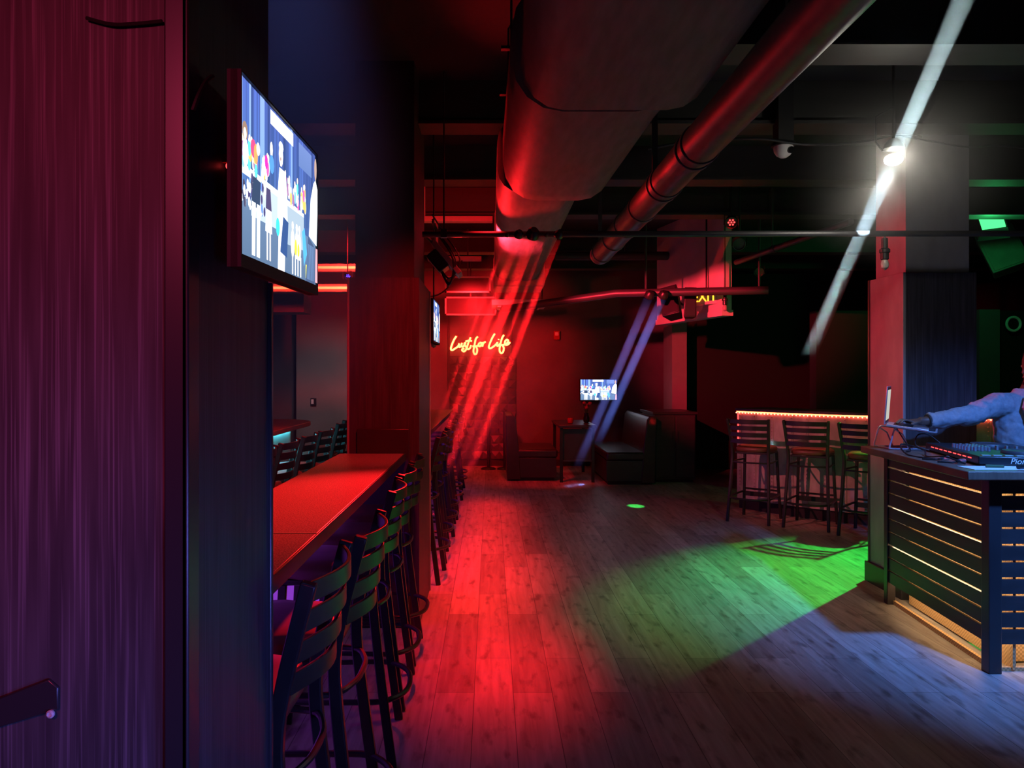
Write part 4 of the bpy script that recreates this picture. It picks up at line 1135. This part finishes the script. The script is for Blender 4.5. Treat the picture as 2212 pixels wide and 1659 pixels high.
def palm(m, a, b, side, w):
    a, b = Vector(a), Vector(b); d = (b - a).normalized(); sd = Vector(side).normalized(); up = d.cross(sd)
    m.rings([[a + (b - a) * t + sd * (wd * math.cos(6.28319 * k / 14)) + up * (th * math.sin(6.28319 * k / 14)) for k in range(14)] for t, wd, th in ((-.25, .022, .020), (0, .028, .020), (.35, .038, .018), (.8, .042, .015), (1.0, .040, .012), (1.06, .03, .008))])
palm(bm_, (2.80, 4.965, 1.250), (2.712, 4.965, 1.246), (0, 1, 0), .04)
palm(bm_, (3.665, 4.76, 1.10), (3.605, 4.695, 1.088), (-.7, .7, 0), .04)
for hm in (hand(2.712, 4.965, 1.246, -1, .05, 1), hand(3.605, 4.695, 1.088, -.7, -.7, -1), face_parts()):
    bm_.add(hm.v, hm.f)
body = fuse(bm_, 'body', 'skin', dj, 0.0045, 3)
for s in (-1, 1):
    MB().ball((3.502, 4.995 + s * .032, 1.608), (.011, .013, .010), 10, 8).build('eye', 'eye_white', dj)
MB().tube([(3.502, 4.970, 1.536), (3.490, 4.995, 1.538), (3.502, 5.02, 1.536)], .008, 8).build('mouth', 'lip', dj)
m = MB(); m.ball((3.592, 4.995, 1.665), (.098, .088, .085), 20, 12); m.ball((3.635, 4.995, 1.60), (.06, .078, .09), 16, 10); m.build('hair', 'hair_black', dj)
m = MB(); m.ball((3.527, 4.995, 1.497), (.040, .050, .030), 16, 10); m.ball((3.565, 4.945, 1.54), (.03, .022, .05), 10, 8); m.ball((3.565, 5.045, 1.54), (.03, .022, .05), 10, 8)
m.build('beard', 'hair_black', dj)
# jacket: skinned shell over torso and sleeves
jm = MB()
loft(jm, [(.80, 3.535, 5.03, .215, .140), (.93, 3.53, 5.03, .205, .135), (1.06, 3.525, 5.03, .185, .128), (1.22, 3.515, 5.03, .192, .130), (1.33, 3.515, 5.03, .200, .112), (1.385, 3.515, 5.03, .165, .095), (1.425, 3.52, 5.03, .105, .082), (1.455, 3.53, 5.035, .078, .074)])
limb(jm, [(3.43, 5.03, 1.345), (3.335, 5.01, 1.355), (3.21, 4.98, 1.322), (3.09, 4.955, 1.285), (2.96, 4.96, 1.266), (2.845, 4.965, 1.254)], [.085, .082, .071, .063, .056, .050], 20)
limb(jm, [(3.60, 5.03, 1.345), (3.69, 5.02, 1.355), (3.765, 5.0, 1.23), (3.805, 4.97, 1.12), (3.745, 4.86, 1.10), (3.70, 4.795, 1.10)], [.085, .082, .071, .063, .054, .048], 20)
jk = fuse(jm, 'jacket', 'suit_cloth', dj, 0.009, 3)
MB().cyl((2.846, 4.965, 1.254), (2.838, 4.965, 1.253), .044, .042, 20).build('cuff_lining', 'trouser_cloth', dj)
tx = bpy.data.textures.new('creases', 'CLOUDS'); tx.noise_scale = 0.07
dm = jk.modifiers.new('creases', 'DISPLACE'); dm.texture = tx; dm.strength = 0.032; dm.mid_level = 0.5; dm.texture_coords = 'LOCAL'
def sheet(pts, th, name, material):
    m = MB(); n = len(pts)
    m.add([Vector(p) for p in pts] + [Vector(p) + Vector((.0, th, 0)) for p in pts], [tuple(range(n)), tuple(range(2 * n - 1, n - 1, -1))] + [(i, (i + 1) % n, n + (i + 1) % n, n + i) for i in range(n)])
    return m.build(name, material, dj, bevel=0.004)
sheet([(3.475, 4.885, 1.42), (3.545, 4.885, 1.42), (3.60, 4.872, 1.20), (3.59, 4.875, .84), (3.48, 4.875, .84), (3.455, 4.872, 1.20)], .04, 'shirt', 'shirt_cloth')
sheet([(3.44, 4.885, 1.43), (3.475, 4.868, 1.40), (3.47, 4.862, 1.12), (3.44, 4.862, 1.16), (3.415, 4.866, 1.30), (3.405, 4.87, 1.34)], .03, 'lapel', 'suit_cloth')
sheet([(3.59, 4.885, 1.43), (3.555, 4.868, 1.40), (3.585, 4.862, 1.12), (3.62, 4.862, 1.16), (3.64, 4.866, 1.30), (3.645, 4.87, 1.34)], .03, 'lapel', 'suit_cloth')
for z in (1.24, 1.10):
    MB().cyl((3.50, 4.868, z), (3.50, 4.878, z), .007, n=10).build('button', 'black_plastic', dj)
tm = MB()
loft(tm, [(.74, 3.53, 5.02, .185, .115), (.82, 3.53, 5.02, .185, .122), (.93, 3.53, 5.02, .172, .118), (.97, 3.53, 5.02, .165, .112)])
for (xh, xk, xa) in ((3.44, 3.42, 3.41), (3.62, 3.63, 3.64)):
    limb(tm, [(xh, 5.02, .86), (xh, 5.02, .76), (xk, 5.0, .50), (xa, 5.025, .20), (xa, 5.03, .08)], [.10, .105, .082, .072, .070])
fuse(tm, 'trousers', 'trouser_cloth', dj, 0.010, 3)
for x in (3.40, 3.645):
    m = MB(); m.rings([[Vector((x + w * math.cos(a), 4.96 + l * math.sin(a), z)) for a in [6.283 * k / 16 for k in range(16)]] for z, w, l in ((0.0, .048, .135), (.03, .052, .14), (.07, .045, .10), (.11, .04, .06))])
    m.build('shoe', 'black_leather', dj, smooth=60)

# ================================================================== LIGHT
def light(kind, loc, color, power, aim=None, size=0.1, angle=60, blend=0.5, sizey=None, name='stage_and_fill_lamp'):  # default name serves stage lamps and added fill lamps
    L = bpy.data.lights.new(name, kind); L.color = color; L.energy = power
    if kind == 'AREA':
        L.size = size
        if sizey: L.shape = 'RECTANGLE'; L.size_y = sizey
    else:
        L.shadow_soft_size = size
    if kind == 'SPOT':
        L.spot_size = R(angle); L.spot_blend = blend
    o = bpy.data.objects.new(name, L); COL.objects.link(o); o.location = loc
    if aim is not None:
        o.rotation_euler = (Vector(aim) - Vector(loc)).to_track_quat('-Z', 'Y').to_euler()
    return o
RED = (1.0, 0.010, 0.014)
o = light('AREA', (0.0, 6.5, 3.12), RED, 34, (0.0, 6.2, 0), 0.1, sizey=5.8); o.data.spread = R(26); o.rotation_euler = (0, 0, 0)
light('SPOT', (-0.02, 5.4, 3.1), RED, 150, (-0.04, 6.1, 0), 0.05, 40, 1.0)
light('SPOT', (0.10, 5.4, 2.35), RED, 1500, (-0.74, 2.95, 1.05), 0.05, 25, 1.0)
light('SPOT', (-0.05, 3.0, 3.0), RED, 220, (-0.60, 4.7, 1.4), 0.05, 50, 0.9)
PINK = (1.0, 0.028, 0.055)
light('SPOT', RB + Vector((.06, .0, .20)), PINK, 2000, (2.45, 9.4, 2.4), 0.03, 36, 0.6)
light('SPOT', RB + Vector((.10, .08, -.05)), RED, 160, (-0.2, 8.6, 2.95), 0.03, 60, 0.8)  # extra spot added to brighten the plank strips
light('SPOT', RB + Vector((.06, -.1, -.22)), PINK, 300, (2.85, 5.5, 1.9), 0.03, 40, 0.7)
light('SPOT', RB + Vector((.05, -.05, -.02)), RED, 170, (0.20, 4.6, 2.75), 0.05, 60, 0.8)  # extra spot added to redden the duct
light('SPOT', RB + Vector((.10, .02, -.05)), (1.0, 0.16, 0.18), 260, (3.3, 8.2, 0.7), 0.03, 26, 0.8)  # extra spot added to redden the riveted bar front
light('SPOT', (0.35, 9.8, 2.45), RED, 160, (0.65, 11.4, 0.5), 0.05, 60, 0.9)
light('SPOT', (-1.5, 7.8, 3.0), RED, 260, (-2.3, 10.5, 1.8), 0.05, 90, 0.8)
light('SPOT', (-0.2, 9.6, 2.5), RED, 1000, (-0.45, 13, 1.8), 0.1, 74, 1.0)
light('SPOT', (-1.0, 6.4, 3.1), RED, 160, (-1.6, 5.9, 0.7), 0.05, 70, 0.9)  # fill spot added to brighten the left stools
light('SPOT', (-2.5, 10.3, 2.25), (1.0, 0.72, 0.80), 40, (-2.7, 12.3, 0.9), 0.05, 90, 1.0)  # unseen fill spot added to light the grey wall
light('SPOT', GL + dvec * 0.12, (0.03, 1.0, 0.10), 2100, (2.85, 6.0, 0), 0.05, 33, 1.0)
light('SPOT', (-0.50, 2.1, 3.3), (0.20, 0.26, 1.0), 16, (-0.56, 2.0, 1.2), 0.03, 36, 1.0)  # blue fill added only to tint the haze by the large screen
light('POINT', (5.25, 8.0, 3.05), (0.05, 1.0, 0.25), 12, None, 0.08)
light('SPOT', (3.0, 2.3, 3.15), (0.08, 0.27, 1.0), 800, (3.15, 4.2, 0.6), 0.08, 60, 1.0)
light('SPOT', (2.2, 6.3, 3.1), (0.05, 1.0, 0.15), 2400, (1.715, 9.03, 0), 0.005, 3.0, 0.6)
light('SPOT', LP - Vector((0, 0, .07)), (1.0, 0.90, 0.76), 27, (1.2, 6.5, 0), 0.04, 104, 1.0)
light('POINT', LP + Vector((0, -.09, 0)), (1.0, 0.93, 0.80), 2.0, None, 0.03)
light('SPOT', (1.0, -0.9, 0.9), (0.20, 0.22, 1.0), 95, (-0.75, 1.2, 0.8), 0.25, 50, 1.0)
light('SPOT', (1.5, 0.3, 0.9), (0.14, 0.17, 1.0), 80, (-0.48, 1.45, 0.8), 0.2, 40, 1.0)  # second blue fill, added to lift the near column side
light('SPOT', (-0.9, -1.2, 2.6), (1.0, 0.06, 0.17), 120, (-0.95, 1.2, 1.75), 0.25, 46, 1.0)

light('SPOT', (0.6, -1.6, 3.2), (0.75, 0.16, 0.70), 55, (0.9, 3.0, 0), 0.2, 56, 1.0)  # unseen purple wash added to colour the near floor

# haze volumes; the streak tubes and their lamps are added after lens smear
def streak_haze_material(name, density):
    # haze that thins out toward the lower end of a streak tube
    m, nt, out = nodes_of(name)
    v = nt.nodes.new('ShaderNodeVolumeScatter')
    tc = nt.nodes.new('ShaderNodeTexCoord'); sp = nt.nodes.new('ShaderNodeSeparateXYZ')
    cr = nt.nodes.new('ShaderNodeValToRGB'); cr.color_ramp.interpolation = 'EASE'
    for k, (p, val) in enumerate(((0.0, 0.0), (0.25, 1.0), (0.75, 0.7), (1.0, 0.05))):
        e = cr.color_ramp.elements[k] if k < 2 else cr.color_ramp.elements.new(p)
        e.position = p; e.color = (val, val, val, 1)
    mu = nt.nodes.new('ShaderNodeMath'); mu.operation = 'MULTIPLY'; mu.inputs[1].default_value = density
    nt.links.new(tc.outputs['Generated'], sp.inputs[0]); nt.links.new(sp.outputs['Z'], cr.inputs[0])
    nt.links.new(cr.outputs[0], mu.inputs[0]); nt.links.new(mu.outputs[0], v.inputs['Density'])
    nt.links.new(v.outputs[0], out.inputs['Volume'])
    return m
streak_haze_material('haze', 0.8)
def haze_ball(name, density):
    m, nt, out = nodes_of(name)
    v = nt.nodes.new('ShaderNodeVolumeScatter')
    tc = nt.nodes.new('ShaderNodeTexCoord')
    mp = nt.nodes.new('ShaderNodeMapping'); mp.inputs['Location'].default_value = (-1, -1, -1); mp.inputs['Scale'].default_value = (2, 2, 2)
    gr = nt.nodes.new('ShaderNodeTexGradient'); gr.gradient_type = 'QUADRATIC_SPHERE'
    mu = nt.nodes.new('ShaderNodeMath'); mu.operation = 'MULTIPLY'; mu.inputs[1].default_value = density
    nt.links.new(tc.outputs['Generated'], mp.inputs[0]); nt.links.new(mp.outputs[0], gr.inputs[0])
    nt.links.new(gr.outputs['Fac'], mu.inputs[0]); nt.links.new(mu.outputs[0], v.inputs['Density'])
    nt.links.new(v.outputs[0], out.inputs['Volume'])
    return m
haze_ball('screen_smear_haze', 6.0); haze_ball('lamp_glare_haze', 0.8)
tag(MB().ball(P(610, 360, 2.15), (0.42, 0.60, 0.95), 24, 16).build('haze', 'screen_smear_haze'), 'added bluish haze for the smeared glow above and below the large screen', 'haze', kind='stuff')  # added volume imitating lens smear around the screen
haze_ball('haze_red', 0.55)
tag(MB().ball((-0.15, 9.0, 1.65), (0.95, 3.0, 1.30), 24, 16).build('haze', 'haze_red'), 'red haze hanging before the neon sign and the far counter', 'haze', kind='stuff')
tag(MB().ball(LP + Vector((0.05, -0.1, -0.05)), (0.75, 0.75, 0.62), 24, 16).build('haze', 'lamp_glare_haze'), 'added pale haze for the glare around the bare white lamp', 'haze', kind='stuff')  # added volume imitating the lamp's glare
def beam(p0, p1, r0, color, power, label, spread=1.3):  # added haze tube with its own disk lamp, imitating a lens streak
    p0, p1 = Vector(p0), Vector(p1)
    r1 = r0 + (p1 - p0).length * math.tan(R(spread / 2))
    o = MB().cyl(p0 + (p1 - p0) * .01, p1, r0, r1, 28).build('lens_streak', 'haze')
    tag(o, label, 'lens streak', kind='stuff')
    l = light('AREA', p0, color, power, p1, r0 * 2)
    l.data.shape = 'DISK'; l.data.spread = R(spread)
    return o
def added_pin_spot(p0, p1, r, top, label, group):  # invented fixture, added to give a streak its source
    p0, d = Vector(p0), (Vector(p1) - Vector(p0)).normalized()
    t = thing('added_pin_spot', label, 'stage light', p0, group)
    q0, q1 = p0 - d * (r * 3 + .02), p0 + d * .004
    M = Matrix.Translation(p0) @ d.to_track_quat('Z', 'Y').to_matrix().to_4x4()
    MB().lathe([(r * .6, -r * 1.2 - .006), (r * 1.0, -r * .9), (r * 1.15, .0), (r * 1.15, .006), (r * 1.06, .006), (r * 1.06, -.003)], (0, 0, 0), 18, M).build('body', 'black_plastic', t)
    MB().tube([p0 - d * r * 1.5, Vector(top)], .006, 6).build('clamp', 'black_plastic', t)
for k, (xa, xb, r_, pw) in enumerate(((1095, 898, .012, 0.35), (1120, 925, .026, 1.6), (1150, 952, .038, 3.2), (1180, 980, .012, 0.4), (1207, 1003, .026, 1.6))):
    a = P(xa, 508, 4.88); b = P(xb, 1040, 7.9)
    added_pin_spot(a, b, r_, (a.x, 4.9, 2.458), ['leftmost', 'second from left', 'middle', 'fourth from left', 'rightmost'][k] + ' of five added red pin spots clamped to the long rail', 'added red pin spots on the long rail')
    beam(a, b, r_, RED, pw, ['thin leftmost added red lens streak slanting past the neon sign', 'second added red lens streak from the left, crossing the neon lettering', 'broad added red lens streak crossing the middle of the neon lettering', 'thin added red lens streak right of the broad one', 'rightmost added red lens streak passing the end of the neon lettering'][k])
b = P(1745, 770, 6.5)
dd = b - LP
beam(LP + dd * .03, b, .04, (0.62, 0.88, 1.0), 1.2, 'added white lens streak falling from the bare lamp toward the dark back bar')
beam(LP - dd * .03, LP - dd * .62, .04, (0.70, 0.95, 1.0), 0.85, 'added white lens streak rising from the bare lamp to the upper right corner')
for k, (a, b2) in enumerate(((P(1402, 640, 8.5), P(1246, 1010, 10.4)), (P(1432, 640, 8.45), P(1290, 960, 10.2)))):
    added_pin_spot(a, b2, .05, (a.x, a.y + .02, a.z + .06), ['left of the two added blue pin spots under the short rail', 'right of the two added blue pin spots under the short rail'][k], 'added blue pin spots on the short rail')
beam(P(1402, 640, 8.5), P(1246, 1010, 10.4), .05, (0.20, 0.24, 1.0), 0.5, 'left added bluish lens streak crossing the small far screen')
beam(P(1432, 640, 8.45), P(1290, 960, 10.2), .05, (0.16, 0.24, 1.0), 0.75, 'right added bluish lens streak passing the edge of the small far screen')
beam(P(1578, 492, 7.7), P(1492, 705, 9.0), .035, RED, 0.15, 'faint added dark red lens streak below the small red stage light')

w = bpy.data.worlds.new('night'); sc.world = w; w.use_nodes = True
w.node_tree.nodes['Background'].inputs[0].default_value = (0.35, 0.35, 0.5, 1)
w.node_tree.nodes['Background'].inputs[1].default_value = 0.0

# ================================================================== CAMERA
cd = bpy.data.cameras.new('camera'); cam = bpy.data.objects.new('camera', cd); COL.objects.link(cam)
cam.location = (0, 0, H); cam.rotation_euler = (R(90), 0, 0)
cd.sensor_width = 36; cd.lens = 36 * F / 2212
cd.shift_x = -(CX - 1106) / 2212; cd.shift_y = (CY - 829.5) / 2212
cd.clip_start = 0.05
sc.camera = cam
sc.view_settings.view_transform = 'Standard'; sc.view_settings.look = 'None'
sc.view_settings.gamma = 1; sc.view_settings.exposure = 0.0; sc.view_settings.use_curve_mapping = False
sc.cycles.use_denoising = True
sc.cycles.max_bounces = 6
sc.cycles.sample_clamp_indirect = 4
